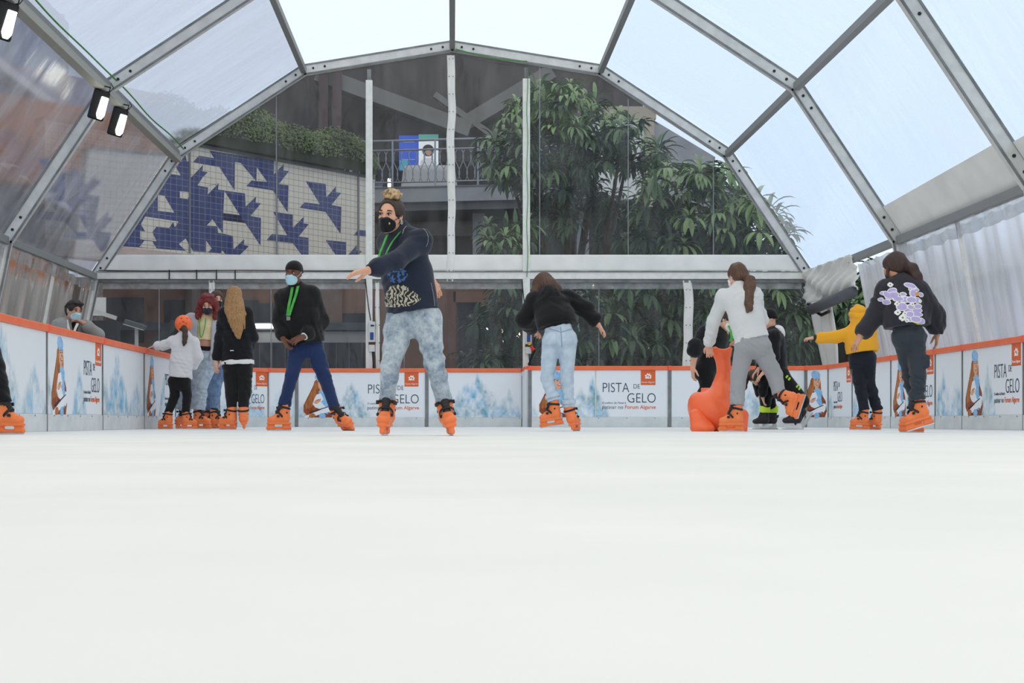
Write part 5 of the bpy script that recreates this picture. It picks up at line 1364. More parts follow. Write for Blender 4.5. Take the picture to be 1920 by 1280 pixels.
    for k in range(10):
        a=k*2.4; p=hd.p(-.004+.052*math.cos(a),-.012+.046*math.sin(a),.128+.022*(k%3)/2); q=hd.p(-.004+.040*math.cos(a+1.0),-.012+.036*math.sin(a+1.0),.150+.014*(k%2)); f.cone(p,q,.018,.013,.006)
    for k in range(9):
        a=rs.uniform(0,6.28); p=hd.p(-.004+.058*math.cos(a),-.012+.050*math.sin(a),rs.uniform(.12,.155)); q=p+hd.R@np.array((.020*math.cos(a+.7),.020*math.sin(a+.7),rs.uniform(-.01,.014))); f.cone(p,q,.006,.003,.005)
    bc=hd.p(-.004,-.012,.14)
    f.disp=lambda X,Y,Z: .0022*np.sin(5*np.arctan2(Y-bc[1],X-bc[0])+(Z-bc[2])*120)+.0012*np.sin(X*210+Z*60)
    sdf_obj('hair_bun',f,0.0045,mat('hair_blond_bun',(204,176,132),0.5,spec=.4,noise=(48,(112,84,60)),stretch=(1,1,.6),detail=5),s.root,s.org)
    # lanyard
    J=s.J; A=hd.p(0.05,-0.01,-0.13)
    L=lambda q: [W(px,py,s.d+dy) for px,py,dy in q]
    s.ribbon('lanyard',L([(757,418,-.02),(753,430,-.08),(746,440,-.115),(736,452,-.15),(728,466,-.19),(722,480,-.21)]),0.020,LANY,wvec=(.8,-.4,.45))
    s.ribbon('lanyard',L([(726,440,-.10),(722,450,-.16),(714,470,-.22),(708,488,-.25),(706,492,-.25)]),0.018,LANY,wvec=(.9,-.3,.3))
p_woman()

# 2 --- man in black hoodie
def p_man():
    s=Person('man in black hoodie, beanie and pale blue mask, lunging in dark blue trousers',15.2,dict(
        nk=(557,543,-.06),pv=(574,643,0),ws=(567,597,-.02),sa=(533,560,-.10),sb=(584,553,-.04),ea=(525,602,.02),wa=(531,634,-.14),eb=(603,603,.05),wb=(571,630,-.22),
        ha=(560,652,0),hb=(589,652,0),ka=(547,704,-.12),kb=(608,706,-.02)),1.06,'front',SKINB,0.009)
    s.foot('a',526,None,-.05,248); s.foot('b',653,None,-.05,148,0,30)
    hd=Head(W(550.5,512.5,15.08),(-0.30,-0.93,-0.16),(0.02,-.1,1),1.08)
    s.make_body(hd,{'a':dict(d=(.45,-.2,-.9),n=(.8,.3,.3),curl=0.75),'b':dict(d=(-.85,-.2,-.38),n=(-.1,.7,-.6),curl=0.55)},jaw=1.1)
    hd.eyes(s.root,s.org,brow=LASH,look=(0.1,1,-0.1))
    blk=fabric('black_hoodie',(26,25,27),(20,20,22))
    f=s.top(g=0.038,hem=0.0,w=1.05,armr=(0.072,0.062,0.052),belly=1.25,depth=1.1,hood=1.12,neck=0.05); f.cone(s.J['nk']+s.fwd*0.07,s.J['nk']+s.fwd*0.12-s.up*0.15,0.035,0.02,0.02,'s')
    s.garment('hoodie',f,blk)
    q=s.trousers(g=0.006,r=(0.092,0.062,0.055,0.050),waist=0.1,hem=0.0,w=1.04); s.garment('trousers',q,fabric('blue_trousers',(36,52,92),(28,42,76)))
    hd.mask(s.root,s.org,MBLUE,pleats=True)
    f=Field(); hd.e(f,(0,-0.016,0.044),(0.086,0.105,0.086),0); hd.e(f,(0,-0.05,0.0),(0.078,0.066,0.06),0.03); f.cut(hd.p(0,0.09,0.050),hd.R@np.array((0,0.30,-1)))
    sdf_obj('beanie',f,0.006,fabric('beanie_black',(24,23,25)),s.root,s.org)
    f=Field(); hd.e(f,(0.086,-0.002,-0.022),(0.007,0.008,0.012),0); sdf_obj('earbud',f,0.003,MWHITE,s.root,s.org)
    L=lambda q: [W(px,py,s.d+dy) for px,py,dy in q]
    s.ribbon('lanyard',L([(548,538,-.16),(546,552,-.24),(542,570,-.245),(539,592,-.22)]),0.030,LANY,wvec=(1,-.1,0.1)); s.ribbon('lanyard',L([(559,536,-.17),(555,552,-.245),(549,570,-.25),(542,592,-.225)]),0.030,LANY,wvec=(1,0.1,0.2))
    mb=MB(); c=W(541,597,s.d-.225); mb.box(c-0.02,c+0.02); _rel(mb,s.org); mb.build('lanyard_clip',mat('clip_grey',(130,126,118),0.4,0.5),s.root)
    c=Field(); d=unit(s.J['wb']-s.J['eb']); c.cone(s.J['wb']-d*0.02,s.J['wb']+d*0.012,0.045,0.042,0); c.cut(s.J['wb']+d*0.012,d); c.cut(s.J['wb']-d*0.012,-d); s.garment('shirt_cuff',c,mat('white_cloth',(226,226,226),0.8),0.005)
p_man()

# 3 --- child in orange helmet
def p_child():
    s=Person('child in orange helmet and white sweatshirt holding the left boards, back turned',18.4,dict(
        nk=(346,627,0.02),pv=(337,712,0),sa=(325,640,.03),sb=(363,642,0),ea=(307,647,.10),wa=(292,648,.22),eb=(372,668,.03),wb=(360,690,.16),ka=(328,740,.02),kb=(351,740,.02)),0.83,'back',SKIN,0.009)
    s.foot('a',312,None,-.02,290,sc=0.86); s.foot('b',353,None,0.0,55,sc=0.86)
    hd=Head(W(344,612,18.42),(-.15,.95,-.25),(0,.2,1),0.92)
    s.make_body(hd,{'a':dict(d=(-1,.3,-.25),n=(0,.1,-1),curl=.3),'b':dict(d=(-.5,.6,-.3),n=(0,.2,-1))})
    s.garment('sweatshirt',s.top(g=0.024,hem=-0.04,w=1.04,armr=(0.064,0.058,0.052),belly=1.18,neck=0.03,depth=1.15),fabric('white_sweat',(222,220,222),(210,208,212)))
    s.garment('leggings',s.trousers(g=0.010,r=(0.082,0.060,0.056,0.046),waist=0.06,hem=-0.02,seat=0.6,w=.88),fabric('black_leggings',(28,27,29)))
    f=Field(); hd.e(f,(0,-0.012,0.040),(0.126,0.142,0.124),0); f.cut(hd.p(0,0,-0.055),hd.R@np.array((0,0.15,-1)))
    for (x,y,z,rx,rz) in ((0,-.150,0.02,.018,.007),(-.045,-.142,0.0,.016,.006),(.045,-.142,0.0,.016,.006),(-.03,-.13,.075,.016,.006),(.05,-.12,.08,.014,.006),(.0,-.145,-.03,.016,.005)):
        hd.e(f,(x,y,z),(rx,.03,rz),0.003,'s')
    sdf_obj('helmet',f,0.006,mat('helmet_orange',(252,112,54),0.28,spec=0.6),s.root,s.org)
    f=Field(); hd.cap(f,0.008); pts=[hd.p(0.01,-.10,-.03),hd.p(.03,-.13,-.10),hd.p(.035,-.13,-.19),hd.p(.03,-.125,-.27),hd.p(.02,-.12,-.32)]; f.chain(pts,[.030,.034,.034,.030,.014],0.02); f.disp=strands(0.002,hd.p(.03,-.12,0),22,2)
    sdf_obj('hair',f,0.006,HB('hair_brown',(78,54,42),(54,38,30)),s.root,s.org)
p_child()

# 4 --- redhead
def p_red():
    s=Person('red haired woman in dark mask, yellow crop top and open grey jacket',18.9,dict(
        nk=(387,592,.03),pv=(383,668,.06),sa=(358,600,.06),sb=(414,600,.08),ea=(347,634,.12),wa=(352,668,-.02),eb=(421,634,.12),wb=(415,668,.02),ha=(372,676,.06),hb=(393,676,.06),ka=(352,722,.08),kb=(374,722,0)),1.0,'front',SKIN,0.009)
    s.foot('a',341,None,.12,200); s.foot('b',376,None,.0,95)
    hd=Head(W(389,571,18.80),(0.06,-.86,-.42),(0,-.2,1),1.0)
    s.make_body(hd,{'a':dict(d=(.1,-.2,-1),n=(1,0,0)),'b':dict(d=(-.1,-.1,-1),n=(-1,0,0))},jaw=0.9)
    hd.eyes(s.root,s.org,brow=BROWD,look=(0,1,-0.25))
    f=s.top(g=0.014,hem=-0.23,w=1.02,armr=(0.056,0.05,0.046),sleeve_end=0.25,neck=0.0); s.garment('crop_top',f,fabric('yellow_top',(232,214,170),(222,202,154)))
    g=s.top(g=0.034,hem=0.12,w=1.12,armr=(0.068,0.060,0.052),belly=1.25,depth=1.1,hood=1.0)
    o=unit(s.fwd); R=np.stack([s.tside,o,s.up],1); g.box(s.J['ws']+o*0.20,(0.095,0.19,0.5),R,0.02,0.02,'s'); s.garment('jacket',g,fabric('grey_jacket',(176,178,184),(160,162,168)))
    s.garment('jeans',s.trousers(g=0.02,r=(0.105,0.088,0.092,0.08),waist=0.09,hem=0.0,w=1.05),mat('light_denim',(150,164,180),0.9,spec=0.15,noise=(20,(186,196,206)),bump=(26,0.15),detail=6))
    f=Field(); pv=s.J['pv']; ax=s.up; f.slab(pv+ax*.085,pv+ax*.14,(0.150,0.122),(0.143,0.116),s.hside,0.0); f.cut(pv+ax*.14,ax); f.cut(pv+ax*.08,-ax); s.garment('waistband',f,fabric('black_band',(28,27,30)),0.007)
    hd.mask(s.root,s.org,fabric('mask_navy',(42,46,62),(34,38,52),b=.05))
    f=Field(); hd.cap(f,0.022); rs=random.Random(8)
    for sg in (-1,1):
        f.chain([hd.p(sg*.045,-.01,.085),hd.p(sg*.088,-.015,.02),hd.p(sg*.112,-.01,-.07),hd.p(sg*.120,.01,-.14)],[.045,.044,.046,.036],0.03)
        for k in range(26):
            t=rs.random(); c=hd.p(sg*(.075+.06*t+rs.uniform(-.03,.03)),rs.uniform(-.07,.05),.05-.25*t+rs.uniform(-.02,.02)); f.ell(c,np.array((.028,.028,.034))*rs.uniform(.8,1.25),None,.014)
    for k in range(14): f.ell(hd.p(rs.uniform(-.07,.07),rs.uniform(-.09,.03),.112+rs.uniform(-.01,.015)),(.034,.034,.022),None,.02)
    hd.e(f,(0,0.13,-0.05),(0.056,0.085,0.100),0.012,'s'); f.disp=wavy(0.006,60,2); sdf_obj('hair',f,0.006,HB('hair_red',(132,36,32),(84,20,22)),s.root,s.org)
    L=lambda q: [W(px,py,s.d+dy) for px,py,dy in q]
    s.ribbon('lanyard',L([(374,596,-.10),(374,612,-.13),(375,628,-.125),(377,633,-.12)]),0.014,LANY,wvec=(1,0,0)); s.ribbon('lanyard',L([(386,596,-.10),(384,612,-.135),(380,628,-.13),(377,633,-.12)]),0.014,LANY,wvec=(1,0,0.2))
p_red()

# 5 --- half hidden woman behind the redhead
def p_behind():
    s=Person('brown haired woman in dark mask half hidden between the redhead and the long blonde hair',19.7,dict(
        nk=(410,584,0),pv=(404,672,0),sa=(390,594,.02),sb=(430,594,.0),ea=(388,628,.05),wa=(394,656,-.1),eb=(433,630,.05),wb=(425,658,-.1),ka=(397,722,0),kb=(404,722,0)),1.0,'front',SKIN,0.010)
    s.foot('a',393,None,.16,110); s.foot('b',407,None,-.02,98)
    hd=Head(W(406.5,562,19.6),(.45,-.88,-.12),(0,0,1),1.0)
    s.make_body(hd,{'a':dict(d=(.1,-.2,-1),n=(1,0,0)),'b':dict(d=(-.1,-.1,-1),n=(-1,0,0))}); hd.eyes(s.root,s.org,brow=BROWD)
    s.garment('sweater',s.top(g=0.022,hem=0.06,w=1.02),fabric('blue_grey_knit',(116,128,150)))
    s.garment('jeans',s.trousers(g=0.012,r=(0.094,0.07,0.066,0.05),waist=0.1,hem=0.02),mat('mid_denim',(96,122,158),0.9,spec=.15,noise=(18,(128,152,184)),bump=(26,.15),detail=6))
    hd.mask(s.root,s.org,MATS['mask_black'])
    f=Field(); hd.cap(f,0.016); f.chain([hd.p(0,-.10,.02),hd.p(0,-.12,-.10),hd.p(0,-.11,-.22)],[.06,.07,.04],.03); f.disp=strands(0.003,hd.p(0,-.02,0),30,4); sdf_obj('hair',f,.007,HB('hair_brown2',(84,62,48),(58,42,34)),s.root,s.org)
p_behind()

# 6 --- blonde
def p_blonde():
    s=Person('woman with very long blond hair in black sweater and leggings, back turned',17.3,dict(
        nk=(441,579,0.02),pv=(445,672,0),sa=(421,589,0),sb=(462,588,0),ea=(413,634,-.02),wa=(405,676,-.03),eb=(474,632,.02),wb=(466,654,.19),ha=(433,680,0),hb=(458,680,0),ka=(434,724,.0),kb=(459,724,0)),1.02,'back',SKIN,0.009)
    s.foot('a',429,None,-.02,298); s.foot('b',458,None,.0,352,0,-3)
    hd=Head(W(440.5,559,17.34),(.05,.98,-.12),(0,0,1),1.02)
    s.make_body(hd,{'a':dict(d=(0.02,-.05,-1),n=(.6,.5,0),curl=.6),'b':dict(d=(-.6,.4,.1),n=(0,.3,-1))})
    f=s.top(g=0.030,hem=0.04,w=1.08,armr=(0.054,0.047,0.042),belly=1.25); s.garment('sweater',f,fabric('black_knit',(24,24,27)))
    b=Field(); pv=s.J['pv']; b.slab(pv-s.up*0.11,pv-s.up*0.0,(0.205,0.165),(0.205,0.165),s.hside,0); b.cut(pv-s.up*.075,-s.up); b.cut(pv-s.up*.03,s.up); b.disp=wrinkle(.004,30,3); s.garment('shirt_hem',b,MATS['white_cloth'] if 'white_cloth' in MATS else MWHITE,0.006)
    s.garment('leggings',s.trousers(g=0.012,r=(0.098,0.066,0.064,0.048),waist=0.05,hem=0.01,w=.95),MATS['black_leggings'])
    f=Field(); hd.cap(f,0.016)
    q=[hd.p(0,-.045,.06),hd.p(0.0,-.075,-.05),hd.p(.015,-.115,-.16),hd.p(.045,-.145,-.29),hd.p(.078,-.150,-.42),hd.p(.09,-.145,-.52)]; w_=[(.088,.085),(.100,.075),(.118,.052),(.098,.045),(.066,.034),(.030,.014)]
    for i in range(5): f.slab(q[i],q[i+1],w_[i],w_[i+1],hd.R[:,0],.025)
    f.slab(hd.p(-.06,-.03,-.02),hd.p(-.125,-.055,-.20),(.045,.05),(.026,.02),hd.R[:,0],.03); f.slab(hd.p(-.115,-.05,-.18),hd.p(-.135,-.04,-.25),(.024,.02),(.006,.006),hd.R[:,0],.02)
    f.slab(hd.p(.06,-.04,-.04),hd.p(.135,-.10,-.22),(.05,.05),(.034,.03),hd.R[:,0],.03); f.slab(hd.p(.130,-.10,-.20),hd.p(.150,-.115,-.40),(.032,.025),(.008,.008),hd.R[:,0],.02)
    f.disp=lambda X,Y,Z: 0.0028*(np.sin(X*110+2*np.sin(Z*9))+.6*np.sin(X*210+3*np.sin(Z*6+1)))
    sdf_obj('hair',f,.0055,HB('hair_blond',(182,140,88),(130,92,56)),s.root,s.org)
    mb=MB(); p=W(435,657,17.3-.16); mb.box(p-np.array([.02,.02,.005]),p+np.array([.02,.03,.004])); _rel(mb,s.org); o=mb.build('small_logo',MWHITE,s.root); 
p_blonde()

# 7 --- man leaning on the left boards
def shoes(s):
    f=Field()
    for k in 'ab':
        a=s.ank[k][0]; f.slab(a-np.array([0,0,.09])-s.fwd*.04,a-np.array([0,0,.10])+s.fwd*.13,(.042,.05),(.045,.03),s.side,.02)
    f.cut(s.org+np.array([0,0,-0.058]),(0,0,-1)); sdf_obj('shoes',f,.008,SK_BK,s.root,s.org)
def p_lean():
    s=Person('man with sunglasses on his hair leaning on the left boards, hand at his mask',16.9,dict(
        nk=(133,603,.02),pv=(104,690,.02),sa=(113,612,-.14),sb=(160,614,.12),ea=(118,640,-.20),wa=(150,640,-.06),eb=(183,628,.06),wb=(158,606,-.10),ka=(112,750,-.05),kb=(118,752,.1)),1.05,'front',SKIN2,0.009)
    for k,x,y in (('a',-4.86,-.10),('b',-4.82,.12)):
        p=np.array([x,16.9+y,0.05]); s.ank[k]=(p,p+np.array([0,0,.08]),p)
    hd=Head(W(138.5,583,16.86),(.72,-.66,-.20),(.1,0,1),1.06)
    s.make_body(hd,{'a':dict(d=(1,.1,-.05),n=(0,0,-1)),'b':dict(d=(-.75,-.1,.35),n=(-.35,-.1,-.9),curl=.9)},jaw=1.1); hd.eyes(s.root,s.org,brow=LASH)
    g=s.top(g=0.032,hem=0.05,w=1.06,armr=(0.068,0.060,0.050),belly=1.2,hood=1.0); g.cone(s.J['nk']+s.fwd*.10-s.up*.01,s.J['ws']+s.fwd*.17,.05,.03,.02,'s'); s.garment('hoodie',g,fabric('grey_hoodie',(150,152,150),(132,134,134)))
    t=s.top(g=0.012,hem=0.0,sleeves=False,neck=0.03); s.garment('shirt',t,fabric('dark_shirt',(34,36,44)))
    L=lambda q: [W(px,py,s.d+dy) for px,py,dy in q]
    s.ribbon('jacket_edge',L([(125,600,-.13),(127,610,-.18),(131,622,-.20)]),.03,mat('cream_trim',(222,218,206),.8),wvec=(1,0,.3)); s.ribbon('jacket_edge',L([(146,606,-.14),(142,614,-.18),(139,622,-.2)]),.03,MATS['cream_trim'],wvec=(1,0,-.3))
    s.garment('trousers',s.trousers(g=0.015,waist=.1,hem=-.02),fabric('dark_trousers',(48,52,64))); shoes(s)
    hd.mask(s.root,s.org,MBLUE,pleats=True)
    f=Field(); hd.cap(f,0.013); hd.e(f,(0,.03,.105),(.055,.05,.03),.02); f.disp=wavy(.004,70,4); sdf_obj('hair',f,.006,HB('hair_black',(44,38,36),(30,26,25)),s.root,s.org)
    f=Field()
    for sg in (-1,1): f.ell(hd.p(sg*.034,.083,.098),(.032,.012,.02),hd.R,.004)
    f.cone(hd.p(-.01,.09,.10),hd.p(.01,.09,.10),.006,.006,.004); 
    for sg in (-1,1): f.chain([hd.p(sg*.066,.07,.10),hd.p(sg*.095,.0,.07),hd.p(sg*.09,-.06,.03)],[.006,.006,.005],.004)
    sdf_obj('sunglasses',f,.004,mat('glasses_black',(26,26,28),.2),s.root,s.org)
p_lean()

# 8 --- girl in cropped black hoodie and pale jeans
def p_pale():
    s=Person('girl in cropped black hoodie and pale jeans bending forward, back turned, arms out',14.5,dict(
        nk=(1026,553,.26),pv=(1049,628,0),ws=(1043,601,.05),sa=(1002,563,.22),sb=(1062,559,.22),ea=(982,600,.18),wa=(1000,616,.40),eb=(1096,578,.16),wb=(1121,608,.12),
        ha=(1034,640,0),hb=(1064,640,0),ka=(1026,709,.03),kb=(1063,712,0)),0.97,'back',SKIN,0.008)
    s.foot('a',1038,799,.0,283,-9,0); s.foot('b',1080,None,.02,22,0,-14)
    hd=Head(W(1017,537,14.82),(-.42,.72,-.55),(-.1,.5,1),1.0)
    s.make_body(hd,{'a':dict(d=(.4,.6,-.4),n=(0,.3,-1)),'b':dict(d=(.55,-.05,-.65),n=(-.7,.2,-.5),curl=.6)})
    blk=fabric('black_crop',(25,24,27),(19,19,21))
    f=s.top(g=0.034,hem=-0.105,w=1.12,armr=(0.072,0.068,0.060),belly=1.2,depth=1.05,hips=False,blouse=0.012); f.slab(s.J['ws']-s.up*.02,s.J['ws']+s.up*.08,(.155,.125),(.16,.13),s.tside,.04)
    # hood hanging down the back
    bk=-s.fwd; c=s.J['nk']*.62+s.J['ws']*.38; R=np.stack([s.tside,s.fwd,s.up],1)
    f.pr=[p for p in f.pr]
    h=Field(); h.ell(c+bk*.125+s.up*.03,np.array((.105,.040,.125)),R,.02); h.ell(s.J['nk']+bk*.06+s.up*.0,np.array((.095,.06,.055)),R,.05); h.disp=wrinkle(.004,36,7)
    s.garment('hoodie',f,blk); s.garment('hood',h,blk)
    den=mat('pale_denim',(178,196,214),0.9,spec=.15,noise=(14,(198,212,224)),bump=(26,.15),detail=7)
    q=s.trousers(g=0.006,r=(0.098,0.060,0.054,0.054),waist=.155,hem=0.0,w=1.06,seat=1.2,wr=wrinkle(.004,42,11)); s.garment('jeans',q,den)
    # back pockets and waistband
    stit=mat('denim_stitch',(140,158,180),.9)
    for cx_,cw in ((1033,1.0),(1071,.8)):
        g=Field(); p=W(cx_,634,14.35); g.box(p,(.062*cw,.16,.068),None,.012,0)
        g2=Field(); s.patch('back_pocket',q,g,den,.006,.006)
    for seg in (((1052,612),(1054,650)),((1030,615),(1053,622)),((1053,622),(1078,614))):
        g=Field(); a_,b_=W(*seg[0],14.35),W(*seg[1],14.35); g.slab(a_,b_,(.0045,.2),(.0045,.2),(1,0,0) if abs(seg[0][0]-seg[1][0])<5 else (0,0,1),0); s.patch('seam',q,g,stit,.004,.0045)
    b=Field(); pv=s.J['pv']; ax=unit(s.J['ws']-pv); b.slab(pv+ax*.115,pv+ax*.155,(.158,.121),(.152,.117),s.hside,0); b.cut(pv+ax*.158,ax); b.cut(pv+ax*.118,-ax); s.garment('waistband',b,stit,.006)
    for k in 'ab':
        a=s.ank[k][1]; n=s.J['k'+k]; e=unit(a-n); r=Field(); r.cone(a-e*.05,a-e*.004,.078,.078,0); r.cut(a-e*.002,e); r.cut(a-e*.045,-e); r.disp=wrinkle(.003,40,5); s.garment('jeans_cuff',r,den,.007)
    f=Field(); hd.cap(f,.018); f.chain([hd.p(0,-.06,.04),hd.p(.02,-.10,-.06),hd.p(.06,-.11,-.13)],[.08,.075,.04],.04); f.chain([hd.p(-.06,-.01,.02),hd.p(-.085,.02,-.09),hd.p(-.08,.06,-.18),hd.p(-.07,.09,-.24)],[.05,.05,.04,.015],.04); f.chain([hd.p(.05,-.05,.02),hd.p(.11,-.09,-.08),hd.p(.17,-.10,-.14)],[.055,.045,.012],.04)
    f.disp=strands(.003,hd.p(0,-.02,0),30,5); sdf_obj('hair',f,.006,HB('hair_chestnut',(96,66,48),(66,44,34)),s.root,s.org)
p_pale()

# 9 --- girl pushing the seal
def p_seal_girl():
    s=Person('girl in white sweater and grey joggers pushing the orange seal, one skate kicked back',13.7,dict(
        nk=(1386,541,.08),pv=(1411,640,0),ws=(1399,597,.03),sa=(1357,557,.12),sb=(1413,554,.06),ea=(1338,602,.24),wa=(1329,646,.42),eb=(1428,600,.20),wb=(1392,632,.36),
        ha=(1397,650,.0),hb=(1424,650,.0),ka=(1385,704,.03),kb=(1452,703,.02)),0.97,'back',SKIN,0.008)
    s.foot('a',1374,None,.0,287); s.foot('b',1505,760,-.14,300,-72,0)
    hd=Head(W(1382,517,13.84),(-.45,.86,-.22),(-.05,.15,1),1.0)
    s.make_body(hd,{'a':dict(d=(.15,.25,-1),n=(.3,.8,-.1),curl=.8),'b':dict(d=(-.6,.5,-.3),n=(0,.2,-1))})
    f=s.top(g=0.022,hem=-0.02,w=1.04,armr=(0.060,0.052,0.046),belly=1.15,chest=1.02); s.garment('sweater',f,fabric('white_knit',(216,218,218),(204,206,208),b=.06))
    q=s.trousers(g=0.010,r=(0.096,0.068,0.062,0.056),waist=.06,hem=0.0,w=1.05,seat=1.15); s.garment('joggers',q,fabric('grey_jersey',(160,162,166),(146,148,152),sc=90,b=.08))
    f=Field(); hd.cap(f,.014); tie=hd.p(.03,-.105,-.03)
    pts=[tie,hd.p(.03,-.14,-.09),hd.p(.01,-.15,-.17),hd.p(-.015,-.155,-.26),hd.p(-.04,-.155,-.34),hd.p(-.06,-.15,-.42)]
    f.ell(hd.p(.02,-.085,-.01),(.05,.04,.05),hd.R,.03); f.chain(pts,[.026,.050,.054,.046,.036,.012],.02)
    for k in range(12):
        rs=random.Random(k); t=rs.uniform(.15,.95)*5; i=int(t); p=pts[i]+(pts[min(i+1,5)]-pts[i])*(t-i); f.ell(p+np.array([rs.uniform(-.035,.035),rs.uniform(-.03,.01),0]),(.024,.022,.036),None,.02)
    f.disp=wavy(.004,80,7); sdf_obj('hair',f,.0055,HB('hair_wavy_brown',(104,74,54),(66,44,34)),s.root,s.org)
    mb=MB(); n=16; mb.tube([tie+hd.R@np.array((.032*math.cos(t),-.0,.032*math.sin(t))) for t in np.linspace(0,6.3,n)],.009,7); _rel(mb,s.org); mb.build('hair_tie',mat('tie_red',(180,40,50),.6),s.root,smooth=True)
    hd.mask(s.root,s.org,MWHITE)
p_seal_girl()

# 10 --- helper in black t shirt
def p_tee():
    s=Person('person in black t-shirt bending forward behind the orange seal, white mask',16.2,dict(
        nk=(1347,613,-.02),pv=(1327,692,0),sa=(1322,625,-.19),sb=(1342,623,.18),ea=(1303,656,-.26),wa=(1299,688,-.22),eb=(1352,655,.2),wb=(1362,622,-.05),ka=(1328,728,-.12),kb=(1332,728,.08)),1.03,'front',SKIN,0.009)
    s.foot('a',1312,None,-.1,80); s.foot('b',1330,None,.12,95)
    hd=Head(W(1361,599,16.1),(.80,-.35,-.45),(.3,0,1),1.0)
    s.make_body(hd,{'a':dict(d=(0,0,-1),n=(.9,.2,0),curl=.5),'b':dict(d=(.1,0,1),n=(-.6,.2,0),curl=.6)})
    s.garment('t_shirt',s.top(g=.026,hem=.02,w=1.05,armr=(.070,.066,.06),belly=1.2,sleeve_end=0.02,neck=.01,collar=False),fabric('black_tee',(27,28,32),(22,23,26)))
    s.garment('leggings',s.trousers(g=.012,r=(.094,.066,.062,.048),waist=.05),fabric('black_tights',(22,22,25)))
    hd.mask(s.root,s.org,MWHITE); f=Field(); hd.cap(f,.014); f.disp=strands(.002,hd.p(0,-.02,0),40,3); sdf_obj('hair',f,.007,MATS['hair_dark'],s.root,s.org)
    s.ribbon('lanyard',[W(1366,608,16.05),W(1371,618,15.95),W(1373,630,15.93),W(1370,640,15.93)],.04,LANY,wvec=(1,0,.1))
p_tee()

# 11 --- kneeling helper and 12 --- crouched child beside
def p_kneel():
    s=Person('person in black with white hood and neon lettered trousers kneeling behind the grey joggers',17.5,dict(
        nk=(1447,619,0),pv=(1457,697,0),sa=(1447,630,.18),sb=(1450,631,-.18),ea=(1438,664,.2),wa=(1424,690,.12),eb=(1452,668,-.22),wb=(1434,696,-.20),ha=(1458,700,.09),hb=(1460,702,-.09),ka=(1484,752,.12),kb=(1503,752,-.10)),1.0,'front',SKIN,0.009)
    s.foot('a',1516,788,.12,268,-58,0,kind='hockey'); s.foot('b',1488,None,-.10,275,kind='hockey')
    hd=Head(W(1441,599,17.48),(-.90,-.10,-.35),(-.2,0,1),1.02)
    s.make_body(hd,{'a':dict(d=(-.6,0,-.6),n=(0,0,-1)),'b':dict(d=(-.6,.1,-.6),n=(0,.2,-1))})
    blk=fabric('black_jacket',(24,25,29),(19,20,23)); s.garment('jacket',s.top(g=.026,hem=.06,w=1.04,belly=1.15),blk)
    q=s.trousers(g=.016,r=(.098,.075,.068,.056),waist=.06); s.garment('trousers',q,fabric('black_joggers',(22,22,25)))
    neon=mat('neon_print',(170,226,50),.6)
    for px,py,w_ in ((1478,708,.034),(1498,726,.034)):
        g=Field(); p=W(px,py,17.3); g.box(p,(w_,.2,.022),Euler((0,.75,0)).to_matrix() and np.array(Euler((0,.75,0)).to_matrix()),.005,0); g.box(p,(.008,.3,.05),np.array(Euler((0,.75,0)).to_matrix()),.002,0,'s'); s.patch('neon_letters',q,g,neon,.004,.005)
    f=Field(); R=np.stack([s.tside,s.fwd,s.up],1); f.ell(s.J['nk']-s.fwd*.055+s.up*.01,(.085,.075,.05),R,.02); f.ell(s.J['nk']-s.fwd*.11-s.up*.05,(.07,.05,.075),R,.04); f.disp=wrinkle(.004,30,2); s.garment('hood',f,fabric('white_fleece',(236,236,236),(224,224,226)))
    f=Field(); hd.e(f,(0,-0.016,0.044),(0.088,0.108,0.094),0); hd.e(f,(0,-0.05,-0.01),(0.08,0.07,0.06),0.03); f.cut(hd.p(0,0.09,0.035),hd.R@np.array((0,0.35,-1))); sdf_obj('beanie',f,.007,MATS['beanie_black'],s.root,s.org)
p_kneel()
def p_crouch():
    s=Person('child with brown ponytail bent over on black skates with neon yellow cuffs',18.0,dict(
        nk=(1425,696,0),pv=(1452,716,0),sa=(1425,700,.14),sb=(1427,702,-.14),ea=(1420,720,.16),wa=(1424,742,.10),eb=(1432,722,-.16),wb=(1430,744,-.16),ka=(1440,742,.08),kb=(1436,742,-.08)),0.80,'front',SKIN,0.009)
    s.foot('a',1444,None,.12,272,sc=.9,kind='hockey'); s.foot('b',1429,None,-.06,268,sc=.9,kind='hockey')
    hd=Head(W(1419,708,18.0),(-.35,-.15,-.90),(-.9,0,.3),.88)
    s.make_body(hd,{'a':dict(d=(.2,0,-1),n=(1,0,0)),'b':dict(d=(.2,0,-1),n=(1,0,0))})
    s.garment('jacket',s.top(g=.026,hem=.04,w=1.04,belly=1.2),MATS['black_jacket'])
    q=s.trousers(g=.018,r=(.096,.074,.066,.050),waist=.05,hem=.05); s.garment('trousers',q,MATS['black_joggers'])
    nc=mat('neon_cuff',(206,240,70),.7)
    for k in 'ab':
        a=s.ank[k][1]; e=np.array([0,0,1.]); r=Field(); r.cone(a-e*.06,a+e*.05,.064,.070,0); r.cut(a+e*.035,e); r.cut(a-e*.055,-e); s.garment('neon_sock',r,nc,.007)
    f=Field(); hd.cap(f,.014); f.chain([hd.p(0,-.04,.10),hd.p(0,.04,.15),hd.p(0,.12,.15),hd.p(0,.20,.13),hd.p(0,.27,.11)],[.04,.045,.045,.035,.01],.02); f.disp=wavy(.003,70,3); sdf_obj('hair',f,.006,MATS['hair_brown'],s.root,s.org)
p_crouch()

